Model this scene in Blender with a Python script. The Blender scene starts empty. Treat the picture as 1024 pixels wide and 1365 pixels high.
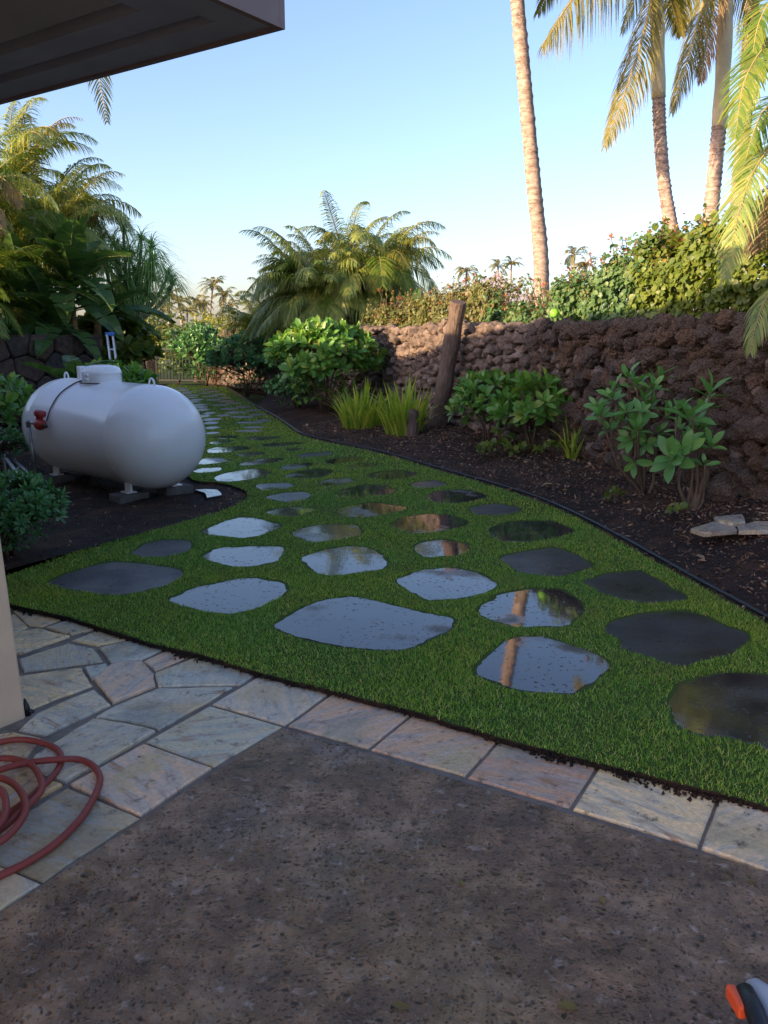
import bpy, bmesh, math, random
import numpy as np
from mathutils import Vector, Matrix, noise, Quaternion

R = random.Random(7)
rng = np.random.default_rng(11)
SC = bpy.context.scene
COL = SC.collection
rad = math.radians

# ------------------------------------------------------------------ camera
CAM_H = 1.5
FPX, CXP, CYP, HYP = 1104.0, 512.0, 682.5, 440.0
PITCH = math.atan((CYP - HYP) / FPX)
cd = bpy.data.cameras.new('camera')
cam = bpy.data.objects.new('camera', cd)
COL.objects.link(cam)
cam.location = (0, 0, CAM_H)
cam.rotation_euler = (math.pi / 2 - PITCH, 0, 0)
cd.sensor_fit = 'VERTICAL'
cd.sensor_height = 36.0
cd.sensor_width = 27.0
cd.lens = 36.0 * FPX / 1365.0
cd.clip_start = 0.05
cd.clip_end = 6000
SC.camera = cam

# ------------------------------------------------------------------ light
SUN_AZ, SUN_EL = -122.0, 11.5          # azimuth from +Y, clockwise positive, degrees
world = bpy.data.worlds.new('World')
SC.world = world
world.use_nodes = True
wn = world.node_tree
wn.nodes.clear()
sky = wn.nodes.new('ShaderNodeTexSky')
sky.sky_type = 'NISHITA'
sky.sun_disc = False
sky.sun_elevation = rad(SUN_EL)
sky.sun_rotation = rad(SUN_AZ)
sky.altitude = 0
sky.air_density = 0.85
sky.dust_density = 1.7
sky.ozone_density = 3.5
bg = wn.nodes.new('ShaderNodeBackground')
bg.inputs['Strength'].default_value = 0.15
wo = wn.nodes.new('ShaderNodeOutputWorld')
tint = wn.nodes.new('ShaderNodeMix'); tint.data_type = 'RGBA'; tint.blend_type = 'MULTIPLY'      # white balance of the whole sky
tint.inputs[0].default_value = 1.0
tint.inputs[7].default_value = (0.90, 0.69, 0.62, 1)
wn.links.new(sky.outputs[0], tint.inputs[6])
wn.links.new(tint.outputs[2], bg.inputs[0])
wn.links.new(bg.outputs[0], wo.inputs[0])

sd = bpy.data.lights.new('sun', 'SUN')
sd.energy = 2.7
sd.angle = rad(0.5)
sd.color = (1.0, 0.72, 0.42)
sun = bpy.data.objects.new('sun', sd)
COL.objects.link(sun)
_sv = Vector((math.sin(rad(SUN_AZ)) * math.cos(rad(SUN_EL)), math.cos(rad(SUN_AZ)) * math.cos(rad(SUN_EL)), math.sin(rad(SUN_EL))))
sun.rotation_euler = (-_sv).to_track_quat('-Z', 'Y').to_euler()
sun.location = (-20, -15, 20)

SC.view_settings.view_transform = 'Standard'
SC.view_settings.look = 'None'
SC.view_settings.gamma = 1.0
SC.view_settings.use_curve_mapping = False
SC.view_settings.exposure = 2.2
SC.render.engine = 'CYCLES'
SC.cycles.max_bounces = 6
SC.cycles.transparent_max_bounces = 4
SC.cycles.use_denoising = True
SC.cycles.denoising_prefilter = 'NONE'
SC.cycles.sample_clamp_indirect = 6.0

# ------------------------------------------------------------------ helpers: pixel of the photograph <-> place
_c, _s = math.cos(PITCH), math.sin(PITCH)
def ray(px, py):
    u = (px - CXP) / FPX; v = (CYP - py) / FPX
    return (u, _c + v * _s, -_s + v * _c)
def at(px, py, z=0.0):
    r = ray(px, py); t = (z - CAM_H) / r[2]
    return Vector((r[0] * t, r[1] * t, z))
def atY(px, py, Y):
    r = ray(px, py); t = Y / r[1]
    return Vector((r[0] * t, Y, CAM_H + r[2] * t))

# ------------------------------------------------------------------ helpers: objects
def tag(o, label=None, cat=None, group=None, kind=None):
    if label: o['label'] = label
    if cat: o['category'] = cat
    if group: o['group'] = group
    if kind: o['kind'] = kind
    return o
def thing(name, label, cat, loc=(0, 0, 0), group=None):
    o = bpy.data.objects.new(name, None)
    o.empty_display_size = 0.1
    COL.objects.link(o)
    o.location = loc
    return tag(o, label, cat, group)
def link(name, me, m=None, parent=None, label=None, world_mesh=True):
    o = bpy.data.objects.new(name, me)
    COL.objects.link(o)
    if m is not None and len(me.materials) == 0:
        for x in (m if isinstance(m, (list, tuple)) else [m]):
            me.materials.append(x)
    if parent is not None:
        o.parent = parent
        if world_mesh and parent.type == 'EMPTY':
            o.location = -parent.location
    if label: o['label'] = label
    return o
def place(name, me, m, parent, M):
    """an object at world matrix M, sharing the mesh, child of the empty `parent`"""
    o = link(name, me, m, parent, world_mesh=False)
    off = parent.location if parent is not None and parent.type == 'EMPTY' else Vector((0, 0, 0))
    o.matrix_basis = Matrix.Translation(-off) @ M
    return o

class MB:
    """collects vertices and faces for one mesh"""
    def __init__(self): self.v = []; self.f = []; self.mi = []
    def add(self, vs, fs, mi=0):
        b = len(self.v); self.v += [tuple(p) for p in vs]
        for f in fs: self.f.append(tuple(b + i for i in f)); self.mi.append(mi)
    def box(self, o, ax, ay, az, mi=0):
        o, ax, ay, az = Vector(o), Vector(ax), Vector(ay), Vector(az)
        vs = [o, o + ax, o + ax + ay, o + ay, o + az, o + ax + az, o + ax + ay + az, o + ay + az]
        self.add(vs, [(3, 2, 1, 0), (4, 5, 6, 7), (0, 1, 5, 4), (1, 2, 6, 5), (2, 3, 7, 6), (3, 0, 4, 7)], mi)
    def tube(self, pts, rads, n=8, cap=True, mi=0):
        pts = [Vector(p) for p in pts]
        if not hasattr(rads, '__len__'): rads = [rads] * len(pts)
        up = None; rings = []
        for i, p in enumerate(pts):
            t = (pts[min(i + 1, len(pts) - 1)] - pts[max(i - 1, 0)])
            if t.length < 1e-9: t = Vector((0, 0, 1))
            t.normalize()
            if up is None:
                up = t.orthogonal().normalized()
            else:
                up = (up - t * up.dot(t))
                if up.length < 1e-6: up = t.orthogonal()
                up.normalize()
            b = t.cross(up)
            rings.append([p + (up * math.cos(2 * math.pi * k / n) + b * math.sin(2 * math.pi * k / n)) * rads[i] for k in range(n)])
        vs = [q for r in rings for q in r]; fs = []
        for i in range(len(rings) - 1):
            for k in range(n):
                fs.append((i * n + k, i * n + (k + 1) % n, (i + 1) * n + (k + 1) % n, (i + 1) * n + k))
        if cap:
            fs.append(tuple(range(n - 1, -1, -1))); fs.append(tuple((len(rings) - 1) * n + k for k in range(n)))
        self.add(vs, fs, mi)
    def lathe(self, prof, M, n=32, mi=0):
        vs = []; fs = []
        for (r, z) in prof:
            for k in range(n):
                a = 2 * math.pi * k / n
                vs.append(M @ Vector((r * math.cos(a), r * math.sin(a), z)))
        for i in range(len(prof) - 1):
            for k in range(n):
                fs.append((i * n + k, i * n + (k + 1) % n, (i + 1) * n + (k + 1) % n, (i + 1) * n + k))
        self.add(vs, fs, mi)
    def mesh(self, name, smooth=True):
        me = bpy.data.meshes.new(name)
        me.from_pydata(self.v, [], self.f)
        me.polygons.foreach_set('material_index', self.mi)
        if smooth: me.polygons.foreach_set('use_smooth', [True] * len(self.f))
        me.update()
        return me
    def build(self, name, m, parent=None, smooth=True, label=None):
        return link(name, self.mesh(name, smooth), m, parent, label)

def np_mesh(name, V, F, smooth=False):
    """V (n,3), F (m,k) all the same k"""
    me = bpy.data.meshes.new(name)
    me.vertices.add(len(V)); me.vertices.foreach_set('co', np.asarray(V, np.float32).ravel())
    k = F.shape[1]
    me.loops.add(F.size); me.loops.foreach_set('vertex_index', np.asarray(F, np.int32).ravel())
    me.polygons.add(len(F))
    me.polygons.foreach_set('loop_start', np.arange(0, F.size, k, dtype=np.int32))
    me.polygons.foreach_set('loop_total', np.full(len(F), k, np.int32))
    if smooth: me.polygons.foreach_set('use_smooth', np.ones(len(F), bool))
    me.update(calc_edges=True); me.validate()
    return me
def soft(o, w=0.01, seg=2, ang=40):
    b = o.modifiers.new('bevel', 'BEVEL'); b.width = w; b.segments = seg; b.limit_method = 'ANGLE'; b.angle_limit = rad(ang)
    return o
def bez(p0, p1, p2, n):
    return [p0 * (1 - t) ** 2 + p1 * 2 * t * (1 - t) + p2 * t * t for t in [i / n for i in range(n + 1)]]
def catmull(P, n=8):
    P = [Vector(p) for p in P]; out = []
    Q = [P[0] * 2 - P[1]] + P + [P[-1] * 2 - P[-2]]
    for i in range(1, len(Q) - 2):
        a, b, c, d = Q[i - 1], Q[i], Q[i + 1], Q[i + 2]
        for k in range(n):
            t = k / n
            out.append(0.5 * ((2 * b) + (c - a) * t + (2 * a - 5 * b + 4 * c - d) * t * t + (3 * b - a - 3 * c + d) * t ** 3))
    out.append(P[-1]); return out
def inpoly(P, poly):
    x, y = P[:, 0], P[:, 1]; ins = np.zeros(len(P), bool); n = len(poly)
    for i in range(n):
        x1, y1 = poly[i][0], poly[i][1]; x2, y2 = poly[(i + 1) % n][0], poly[(i + 1) % n][1]
        if y1 == y2: continue
        c = ((y1 > y) != (y2 > y)) & (x < (x2 - x1) * (y - y1) / (y2 - y1) + x1)
        ins ^= c
    return ins
def distpoly(P, poly, closed=True):
    d = np.full(len(P), 1e9); n = len(poly)
    for i in range(n if closed else n - 1):
        a = np.array(poly[i][:2], float); b = np.array(poly[(i + 1) % n][:2], float)
        ab = b - a; L = (ab ** 2).sum() + 1e-12
        t = np.clip(((P - a) @ ab) / L, 0, 1)
        q = a + t[:, None] * ab
        d = np.minimum(d, np.hypot(P[:, 0] - q[:, 0], P[:, 1] - q[:, 1]))
    return d

# ------------------------------------------------------------------ helpers: materials
class Mat:
    def __init__(self, name):
        self.m = bpy.data.materials.new(name); self.m.use_nodes = True
        self.nt = self.m.node_tree; self.nt.nodes.clear()
        self.out = self.nt.nodes.new('ShaderNodeOutputMaterial')
        self._co = None
    def n(self, typ, ins=None, **kw):
        nd = self.nt.nodes.new('ShaderNode' + typ)
        for k, v in kw.items(): setattr(nd, k, v)
        for k, v in (ins or {}).items():
            self.put(nd.inputs[k], v)
        return nd
    def put(self, sock, v):
        if isinstance(v, bpy.types.NodeSocket): self.nt.links.new(v, sock)
        elif isinstance(v, bpy.types.Node): self.nt.links.new(v.outputs[0], sock)
        elif isinstance(v, (tuple, list)) and sock.type == 'RGBA' and len(v) == 3: sock.default_value = (*v, 1)
        else: sock.default_value = v
    @property
    def co(self):
        if self._co is None: self._co = self.n('TexCoord').outputs['Object']
        return self._co
    def noise(self, scale, detail=4, rough=0.55, co=None, dist=0.0):
        return self.n('TexNoise', {'Vector': co if co is not None else self.co, 'Scale': scale, 'Detail': detail, 'Roughness': rough, 'Distortion': dist}).outputs['Fac']
    def ramp(self, fac, stops, interp='LINEAR'):
        nd = self.n('ValToRGB', {'Fac': fac}); cr = nd.color_ramp; cr.interpolation = interp
        while len(cr.elements) > 1: cr.elements.remove(cr.elements[0])
        for i, (p, c) in enumerate(stops):
            e = cr.elements[0] if i == 0 else cr.elements.new(p)
            e.position = p
            e.color = (c, c, c, 1) if not hasattr(c, '__len__') else (*c, 1)
        return nd.outputs['Color']
    def mix(self, fac, a, b, mode='MIX'):
        nd = self.n('Mix', data_type='RGBA', blend_type=mode)
        self.put(nd.inputs[0], fac); self.put(nd.inputs[6], a); self.put(nd.inputs[7], b)
        return nd.outputs[2]
    def math(self, op, a, b=0.0, clamp=False):
        nd = self.n('Math', operation=op, use_clamp=clamp); self.put(nd.inputs[0], a); self.put(nd.inputs[1], b)
        return nd.outputs[0]
    def maprange(self, v, a, b, c=0.0, d=1.0):
        return self.n('MapRange', {0: v, 1: a, 2: b, 3: c, 4: d}).outputs[0]
    def bump(self, h, strength=0.5, dist=0.02, normal=None):
        i = {'Height': h, 'Strength': strength, 'Distance': dist}
        if normal is not None: i['Normal'] = normal
        return self.n('Bump', i).outputs[0]
    def pbr(self, col, rough=0.5, normal=None, spec=0.5, metal=0.0, **kw):
        i = {'Base Color': col, 'Roughness': rough, 'Specular IOR Level': spec, 'Metallic': metal}
        if normal is not None: i['Normal'] = normal
        i.update(kw)
        return self.n('BsdfPrincipled', i)
    def done(self, sh):
        self.nt.links.new(sh.outputs[0], self.out.inputs[0]); return self.m
def plain(name, col, rough=0.5, spec=0.5, metal=0.0, var=0.15, scale=6.0, bump=0.0, bscale=60.0):
    m = Mat(name)
    f = m.noise(scale, 5, 0.6)
    c = m.mix(m.maprange(f, 0.3, 0.7), tuple(x * (1 - var) for x in col), tuple(min(1, x * (1 + var)) for x in col))
    nrm = m.bump(m.noise(bscale, 5, 0.6), bump, 0.01) if bump else None
    rr = m.maprange(m.noise(scale * 2.3, 3), 0.3, 0.7, max(0, rough - 0.07), min(1, rough + 0.07))
    return m.done(m.pbr(c, rr, nrm, spec, metal))
def leafmat(name, cols, rough=0.42, trans=0.35, tcol=None, spec=0.4):
    """cols: list of leaf colours picked per leaf"""
    m = Mat(name)
    g = m.n('NewGeometry').outputs['Random Per Island']
    oi = m.n('ObjectInfo').outputs['Random']
    f = m.math('FRACT', m.math('ADD', g, oi))
    n = len(cols)
    c = m.ramp(f, [(i / max(1, n - 1) if n > 1 else 0.0, x) for i, x in enumerate(cols)])
    v = m.noise(9.0, 3)
    c = m.mix(m.maprange(v, 0.3, 0.7, 0.0, 0.35), c, m.mix(1.0, c, (0.5, 0.55, 0.45), 'MULTIPLY'))
    p = m.pbr(c, rough, m.bump(m.noise(70, 2), 0.12, 0.01), spec)
    tc = m.mix(1.0, c, tcol or (1.5, 1.5, 0.7), 'MULTIPLY')
    t = m.n('BsdfTranslucent', {'Color': tc})
    mx = m.n('MixShader', {0: trans, 1: p, 2: t})
    return m.done(mx)

# --- the palette
def make_mats():
    D = {}
    # brown stamped concrete, wet
    m = Mat('stamped_concrete')
    big = m.noise(0.9, 3); mid = m.noise(5.5, 7, 0.72)
    nv = m.n('TexNoise', {'Vector': m.co, 'Scale': 14.0, 'Detail': 4}).outputs['Color']
    warp = m.n('VectorMath', {0: m.co, 1: m.n('VectorMath', {0: nv, 1: (0.055, 0.055, 0.055)}, operation='MULTIPLY').outputs[0]}, operation='ADD').outputs[0]
    def pits(scale, r0, r1, keep):
        v = m.n('TexVoronoi', {'Vector': warp, 'Scale': scale, 'Randomness': 1.0})
        k = m.maprange(v.outputs['Color'], keep, keep + 0.05)
        return m.math('MULTIPLY', m.maprange(v.outputs['Distance'], r1, r0), k)
    pa = pits(20.0, 0.08, 0.34, 0.72); pb = pits(44.0, 0.10, 0.38, 0.58); pc = pits(85.0, 0.15, 0.42, 0.40)
    n2 = m.noise(26.0, 6, 0.62, warp)
    fine = m.noise(130.0, 5, 0.7)
    c = m.ramp(mid, [(0.36, (0.080, 0.041, 0.021)), (0.5, (0.195, 0.108, 0.056)), (0.64, (0.36, 0.215, 0.122))])
    c = m.mix(m.maprange(big, 0.42, 0.66, 0, 0.6), c, m.mix(0.6, c, (0.20, 0.13, 0.035)))
    c = m.mix(m.maprange(m.noise(2.4, 5, 0.7), 0.50, 0.66, 0, 0.6), c, (0.115, 0.070, 0.052))
    c = m.mix(m.maprange(fine, 0.54, 0.68, 0, 0.35), c, (0.38, 0.27, 0.19))
    c = m.mix(m.math('MULTIPLY', pc, 0.8), c, (0.045, 0.030, 0.022))
    c = m.mix(m.math('MULTIPLY', pb, 0.9), c, (0.024, 0.016, 0.012))
    c = m.mix(m.math('MULTIPLY', pa, m.maprange(m.noise(1.6, 3), 0.4, 0.6)), c, (0.014, 0.010, 0.008))
    c = m.mix(m.maprange(n2, 0.58, 0.70, 0, 0.6), c, (0.44, 0.34, 0.28))
    hp_ = m.math('ADD', m.math('MULTIPLY', pa, -1.0), m.math('ADD', m.math('MULTIPLY', pb, -0.7), m.math('MULTIPLY', pc, -0.35)))
    h = m.math('ADD', hp_, m.math('ADD', m.math('MULTIPLY', n2, 1.3), m.math('ADD', m.math('MULTIPLY', mid, 1.2), m.math('MULTIPLY', fine, 0.18))))
    pud = m.maprange(m.noise(1.7, 5, 0.62), 0.46, 0.56)          # thin standing water fills the low texture
    b = m.n('Bump', {'Height': h, 'Strength': m.maprange(pud, 0, 1, 0.75, 0.40), 'Distance': 0.018}).outputs[0]
    r = m.math('ADD', m.maprange(pud, 0, 1, 0.34, 0.12), m.maprange(fine, 0.3, 0.7, -0.05, 0.08))
    D['slab'] = m.done(m.pbr(c, r, b, 0.5, IOR=1.5))
    # quartzite flagstone: the tone of each stone is its object colour
    m = Mat('quartzite')
    oi = m.n('ObjectInfo'); rnd = oi.outputs['Random']
    rot = m.n('VectorRotate', {'Vector': m.co, 'Angle': m.math('MULTIPLY', rnd, 6.28)}, rotation_type='Z_AXIS').outputs[0]
    off = m.n('VectorMath', {0: rot, 1: m.n('CombineXYZ', {0: m.math('MULTIPLY', rnd, 37.0), 1: m.math('MULTIPLY', rnd, 91.0)}).outputs[0]}, operation='ADD').outputs[0]
    stv = m.n('Mapping', {'Vector': off, 'Scale': (1.2, 5.5, 1.0)}).outputs[0]
    streak = m.noise(3.0, 7, 0.66, stv, 0.6); blot = m.noise(3.1, 5, 0.6, off)
    fine = m.noise(55.0, 5, 0.65, off)
    base = m.mix(1.0, oi.outputs['Color'], (2.6, 2.12, 1.52), 'MULTIPLY')
    c = m.mix(m.maprange(streak, 0.46, 0.56, 0, 0.85), base, m.mix(0.55, base, (0.40, 0.49, 0.52)))
    c = m.mix(m.maprange(streak, 0.57, 0.66, 0, 0.85), c, (0.50, 0.23, 0.095))
    c = m.mix(m.maprange(blot, 0.52, 0.62, 0, 0.85), c, (0.72, 0.53, 0.29))
    c = m.mix(m.maprange(m.noise(2.0, 4, 0.6, off), 0.56, 0.66, 0, 0.6), c, (0.32, 0.31, 0.26))
    c = m.mix(m.maprange(m.noise(3.3, 7, 0.7, stv), 0.56, 0.70, 0, 0.7), c, (0.70, 0.62, 0.55))
    c = m.mix(m.maprange(m.noise(15.0, 8, 0.78, off), 0.55, 0.66, 0, 0.9), c, (0.13, 0.085, 0.06))
    c = m.mix(m.maprange(fine, 0.35, 0.7, 0.0, 0.45), c, m.mix(1.0, c, (0.45, 0.43, 0.40), 'MULTIPLY'))
    h = m.math('ADD', m.math('MULTIPLY', m.noise(4.0, 9, 0.74, stv), 1.0), m.math('MULTIPLY', fine, 0.12))
    D['flag'] = m.done(m.pbr(c, m.maprange(m.noise(1.3, 4, 0.6, off), 0.42, 0.60, 0.13, 0.40), m.bump(h, 0.8, 0.018), 0.5, IOR=1.6))
    D['mortar'] = plain('mortar', (0.20, 0.165, 0.14), 0.7, 0.3, var=0.3, scale=12, bump=0.5)
    # basalt stepping stones
    def basalt(name, lo, hi, film, dryr=0.42, ior=1.62, k=1.0):
        m = Mat(name)
        oi = m.n('ObjectInfo').outputs['Random']
        off = m.n('VectorMath', {0: m.co, 1: m.n('CombineXYZ', {0: m.math('MULTIPLY', oi, 53.0), 1: m.math('MULTIPLY', oi, 17.0)}).outputs[0]}, operation='ADD').outputs[0]
        a = m.noise(3.0, 5, 0.6, off); f = m.noise(90, 5, 0.7, off)
        c = m.ramp(a, [(0.3, (0.020 * k, 0.018 * k, 0.018 * k)), (0.7, (0.050 * k, 0.046 * k, 0.046 * k))])
        dry = m.maprange(m.noise(1.9, 4, 0.55, off), lo, hi)           # where the water film has drained off
        deb = m.maprange(m.noise(40, 3, 0.55, off), 0.625, 0.655)          # grass clippings and grit lying in the film
        deb = m.math('MULTIPLY', deb, m.maprange(m.noise(5.0, 2, 0.5, off), 0.42, 0.58))
        c = m.mix(deb, c, (0.020, 0.017, 0.011))
        r = m.math('ADD', m.maprange(dry, 0, 1, film, dryr), m.math('MULTIPLY', deb, 0.5), True)
        h = m.math('ADD', m.math('MULTIPLY', m.math('MULTIPLY', f, dry), 0.6), m.math('MULTIPLY', deb, 0.9))
        h = m.math('ADD', h, m.math('MULTIPLY', m.noise(17, 2, 0.5, off), 0.10))
        nb = m.bump(h, 0.28, 0.006)
        return m.done(m.pbr(c, r, nb, 0.5, IOR=ior))
    D['stone_wet'] = basalt('basalt_under_water_film', 0.56, 0.66, 0.045)
    D['stone_far'] = basalt('basalt_painted_sheen', 0.40, 0.70, 0.30, 0.42, 1.9, 6.0)  # base colour raised to stand in for sky mirrored by the far stones
    D['stone_far_grey'] = basalt('basalt_painted_sheen_grey', 0.40, 0.70, 0.34, 0.45, 1.7, 3.6)  # weaker version, mirrored sky again put into the base colour
    D['stone_mid'] = basalt('basalt_draining', 0.48, 0.64, 0.08, 0.36, 1.85)
    D['stone_damp'] = basalt('basalt_damp', 0.30, 0.62, 0.20, 0.55, 1.45)
    # soil and mulch
    m = Mat('mulch_soil')
    a = m.noise(2.2, 5, 0.65); f = m.noise(38, 7, 0.75)
    c = m.ramp(f, [(0.3, (0.017, 0.013, 0.012)), (0.55, (0.049, 0.033, 0.026)), (0.8, (0.123, 0.075, 0.052))])
    c = m.mix(m.maprange(a, 0.48, 0.66, 0, 0.75), c, m.mix(f, (0.045, 0.023, 0.015), (0.21, 0.11, 0.068)))
    D['soil'] = m.done(m.pbr(c, 0.85, m.bump(m.math('ADD', f, m.noise(9, 4)), 1.0, 0.03), 0.2))
    D['chip'] = leafmat('bark_chip', [(0.027, 0.018, 0.013), (0.083, 0.042, 0.028), (0.165, 0.078, 0.048), (0.285, 0.165, 0.105), (0.042, 0.027, 0.019), (0.450, 0.315, 0.210)], 0.7, 0.0)
    D['deadleaf'] = leafmat('dead_leaf', [(0.288, 0.156, 0.078), (0.456, 0.300, 0.192), (0.192, 0.096, 0.054)], 0.6, 0.15)
    D['yellowleaf'] = leafmat('yellow_leaf', [(0.20, 0.14, 0.035), (0.30, 0.21, 0.05), (0.15, 0.11, 0.03)], 0.45, 0.2)
    # lawn
    m = Mat('lawn_thatch')
    c = m.mix(m.noise(30, 6, 0.7), (0.04, 0.07, 0.016), (0.10, 0.14, 0.035))
    D['lawn'] = m.done(m.pbr(c, 0.9, m.bump(m.noise(120, 4), 0.8, 0.01), 0.1))
    m = Mat('grass_blade')
    g = m.n('NewGeometry'); f = g.outputs['Random Per Island']
    big = m.noise(0.8, 4, 0.6)
    c = m.ramp(f, [(0.0, (0.085, 0.20, 0.032)), (0.40, (0.16, 0.34, 0.052)), (0.78, (0.26, 0.45, 0.080)), (0.92, (0.42, 0.47, 0.14)), (1.0, (0.56, 0.49, 0.25))])
    c = m.mix(m.maprange(big, 0.40, 0.66, 0, 0.8), c, m.mix(1.0, c, (1.55, 1.12, 0.8), 'MULTIPLY'))
    c = m.mix(m.maprange(m.noise(3.1, 4, 0.6), 0.54, 0.70, 0, 0.55), c, (0.27, 0.28, 0.08))
    p = m.pbr(c, 0.45, None, 0.35); t = m.n('BsdfTranslucent', {'Color': m.mix(1.0, c, (1.5, 1.6, 0.6), 'MULTIPLY')})
    D['grass'] = m.done(m.n('MixShader', {0: 0.3, 1: p, 2: t}))
    # lava
    m = Mat('lava_rock')
    oi = m.n('ObjectInfo').outputs['Random']
    f = m.noise(5.5, 8, 0.72); v = m.n('TexVoronoi', {'Vector': m.co, 'Scale': 9.0}).outputs['Distance']
    c = m.ramp(f, [(0.30, (0.06, 0.050, 0.048)), (0.5, (0.19, 0.142, 0.118)), (0.70, (0.36, 0.27, 0.22))])
    c2 = m.ramp(f, [(0.30, (0.075, 0.050, 0.038)), (0.5, (0.27, 0.165, 0.108)), (0.70, (0.45, 0.29, 0.19))])
    c = m.mix(m.maprange(oi, 0.2, 0.95, 0.0, 0.9), c, c2)
    h = m.math('ADD', m.math('MULTIPLY', f, 1.2), m.math('MULTIPLY', v, 0.7))
    D['lava'] = m.done(m.pbr(c, 0.9, m.bump(h, 0.9, 0.07), 0.2))
    m = Mat('dark_wall_stone')
    oi = m.n('ObjectInfo').outputs['Random']; g = m.n('NewGeometry').outputs['Random Per Island']
    f = m.noise(12, 8, 0.72)
    c = m.ramp(f, [(0.3, (0.026, 0.023, 0.023)), (0.7, (0.085, 0.072, 0.066))])
    c = m.mix(m.math('FRACT', m.math('ADD', oi, g)), c, m.mix(1.0, c, (1.6, 1.15, 0.9), 'MULTIPLY'))
    D['darkstone'] = m.done(m.pbr(c, 0.85, m.bump(f, 0.9, 0.03), 0.25))
    D['core'] = plain('wall_core', (0.018, 0.014, 0.012), 0.95, 0.1, var=0.3)
    # tank, metals
    m = Mat('tank_enamel')
    d = m.maprange(m.noise(2.2, 6, 0.65), 0.45, 0.75, 0.0, 0.22)
    c = m.mix(d, (0.88, 0.88, 0.89), (0.70, 0.67, 0.62))
    c = m.mix(m.maprange(m.noise(34, 4, 0.7), 0.68, 0.76, 0, 0.35), c, (0.35, 0.30, 0.25))
    D['tank'] = m.done(m.pbr(c, m.maprange(m.noise(6, 3), 0.3, 0.7, 0.16, 0.26), m.bump(m.noise(2.5, 2), 0.06, 0.05), 0.5))
    D['galv'] = plain('galvanised_pipe', (0.32, 0.33, 0.34), 0.42, 0.5, 0.7, 0.25, 20)
    D['alum'] = plain('aluminium', (0.62, 0.64, 0.66), 0.38, 0.5, 0.6, 0.15, 15)
    D['redvalve'] = plain('red_enamel', (0.36, 0.035, 0.03), 0.4, 0.5, 0, 0.3, 25)
    D['copper'] = plain('dark_copper_tube', (0.07, 0.055, 0.05), 0.4, 0.5, 0.5)
    D['darkrubber'] = plain('black_plastic', (0.014, 0.014, 0.016), 0.38, 0.5, 0, 0.2, 10, 0.15, 120)
    D['blue'] = plain('blue_plastic', (0.04, 0.16, 0.50), 0.4)
    D['concrete'] = plain('concrete_block', (0.13, 0.12, 0.115), 0.85, 0.2, 0, 0.3, 9, 0.5)
    D['blackmetal'] = plain('black_iron', (0.018, 0.018, 0.02), 0.5, 0.5)
    # hose
    m = Mat('red_rubber_hose')
    c = m.mix(m.noise(6, 4), (0.20, 0.028, 0.022), (0.29, 0.058, 0.042))
    c = m.mix(m.maprange(m.noise(22, 5, 0.7), 0.55, 0.75, 0, 0.5), c, (0.14, 0.05, 0.045))
    D['hose'] = m.done(m.pbr(c, 0.5, m.bump(m.noise(90, 3), 0.15, 0.004), 0.35))
    # house
    D['stucco'] = plain('beige_stucco', (0.66, 0.46, 0.30), 0.9, 0.2, 0, 0.10, 4, 0.35, 90)
    D['soffit'] = plain('soffit_panel', (0.33, 0.295, 0.285), 0.7, 0.3, 0, 0.12, 3, 0.2, 40)
    D['trim'] = plain('eave_board', (0.31, 0.30, 0.37), 0.6, 0.35, 0, 0.12, 3, 0.15, 30)
    D['fascia'] = plain('fascia_paint', (0.23, 0.155, 0.145), 0.6, 0.35, 0, 0.1, 4, 0.1, 30)
    D['roof'] = plain('roof_shingle', (0.10, 0.075, 0.06), 0.9, 0.2, 0, 0.3, 5, 0.5)
    # wood, trunks
    m = Mat('weathered_post')
    st = m.n('Mapping', {'Vector': m.co, 'Scale': (14, 14, 1.3)}).outputs[0]
    f = m.noise(3, 7, 0.7, st)
    c = m.ramp(f, [(0.3, (0.07, 0.050, 0.040)), (0.55, (0.16, 0.115, 0.095)), (0.8, (0.25, 0.19, 0.155))])
    D['wood'] = m.done(m.pbr(c, 0.85, m.bump(f, 0.7, 0.02), 0.2))
    m = Mat('palm_bark')
    st = m.n('Mapping', {'Vector': m.co, 'Scale': (5, 5, 16)}).outputs[0]
    f = m.noise(1.3, 6, 0.7, st); g = m.noise(11, 5, 0.7)
    c = m.ramp(f, [(0.32, (0.12, 0.088, 0.075)), (0.5, (0.32, 0.245, 0.21)), (0.70, (0.50, 0.40, 0.345))])
    c = m.mix(m.maprange(g, 0.58, 0.72, 0, 0.7), c, (0.11, 0.08, 0.07))
    D['bark'] = m.done(m.pbr(c, 0.9, m.bump(m.math('ADD', f, m.math('MULTIPLY', g, 0.5)), 0.8, 0.03), 0.15))
    D['twig'] = plain('brown_stem', (0.12, 0.085, 0.06), 0.8, 0.2, 0, 0.3, 20)
    D['greentwig'] = plain('green_stem', (0.11, 0.14, 0.045), 0.6, 0.3, 0, 0.3, 20)
    D['shaft'] = plain('pale_crown_sheath', (0.50, 0.43, 0.28), 0.6, 0.3, 0, 0.15, 6)
    D['bananastem'] = plain('banana_stem', (0.24, 0.15, 0.07), 0.6, 0.3, 0, 0.4, 8)
    D['rachis'] = plain('frond_rib', (0.30, 0.24, 0.08), 0.5, 0.4, 0, 0.2, 6)
    # leaves
    D['coco'] = leafmat('coconut_leaflet', [(0.122, 0.132, 0.040), (0.188, 0.182, 0.050), (0.281, 0.231, 0.065), (0.160, 0.165, 0.050)], 0.4, 0.35)
    D['areca'] = leafmat('areca_leaflet', [(0.146, 0.224, 0.062), (0.227, 0.314, 0.082), (0.387, 0.389, 0.100), (0.193, 0.270, 0.086)], 0.4, 0.35)
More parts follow.
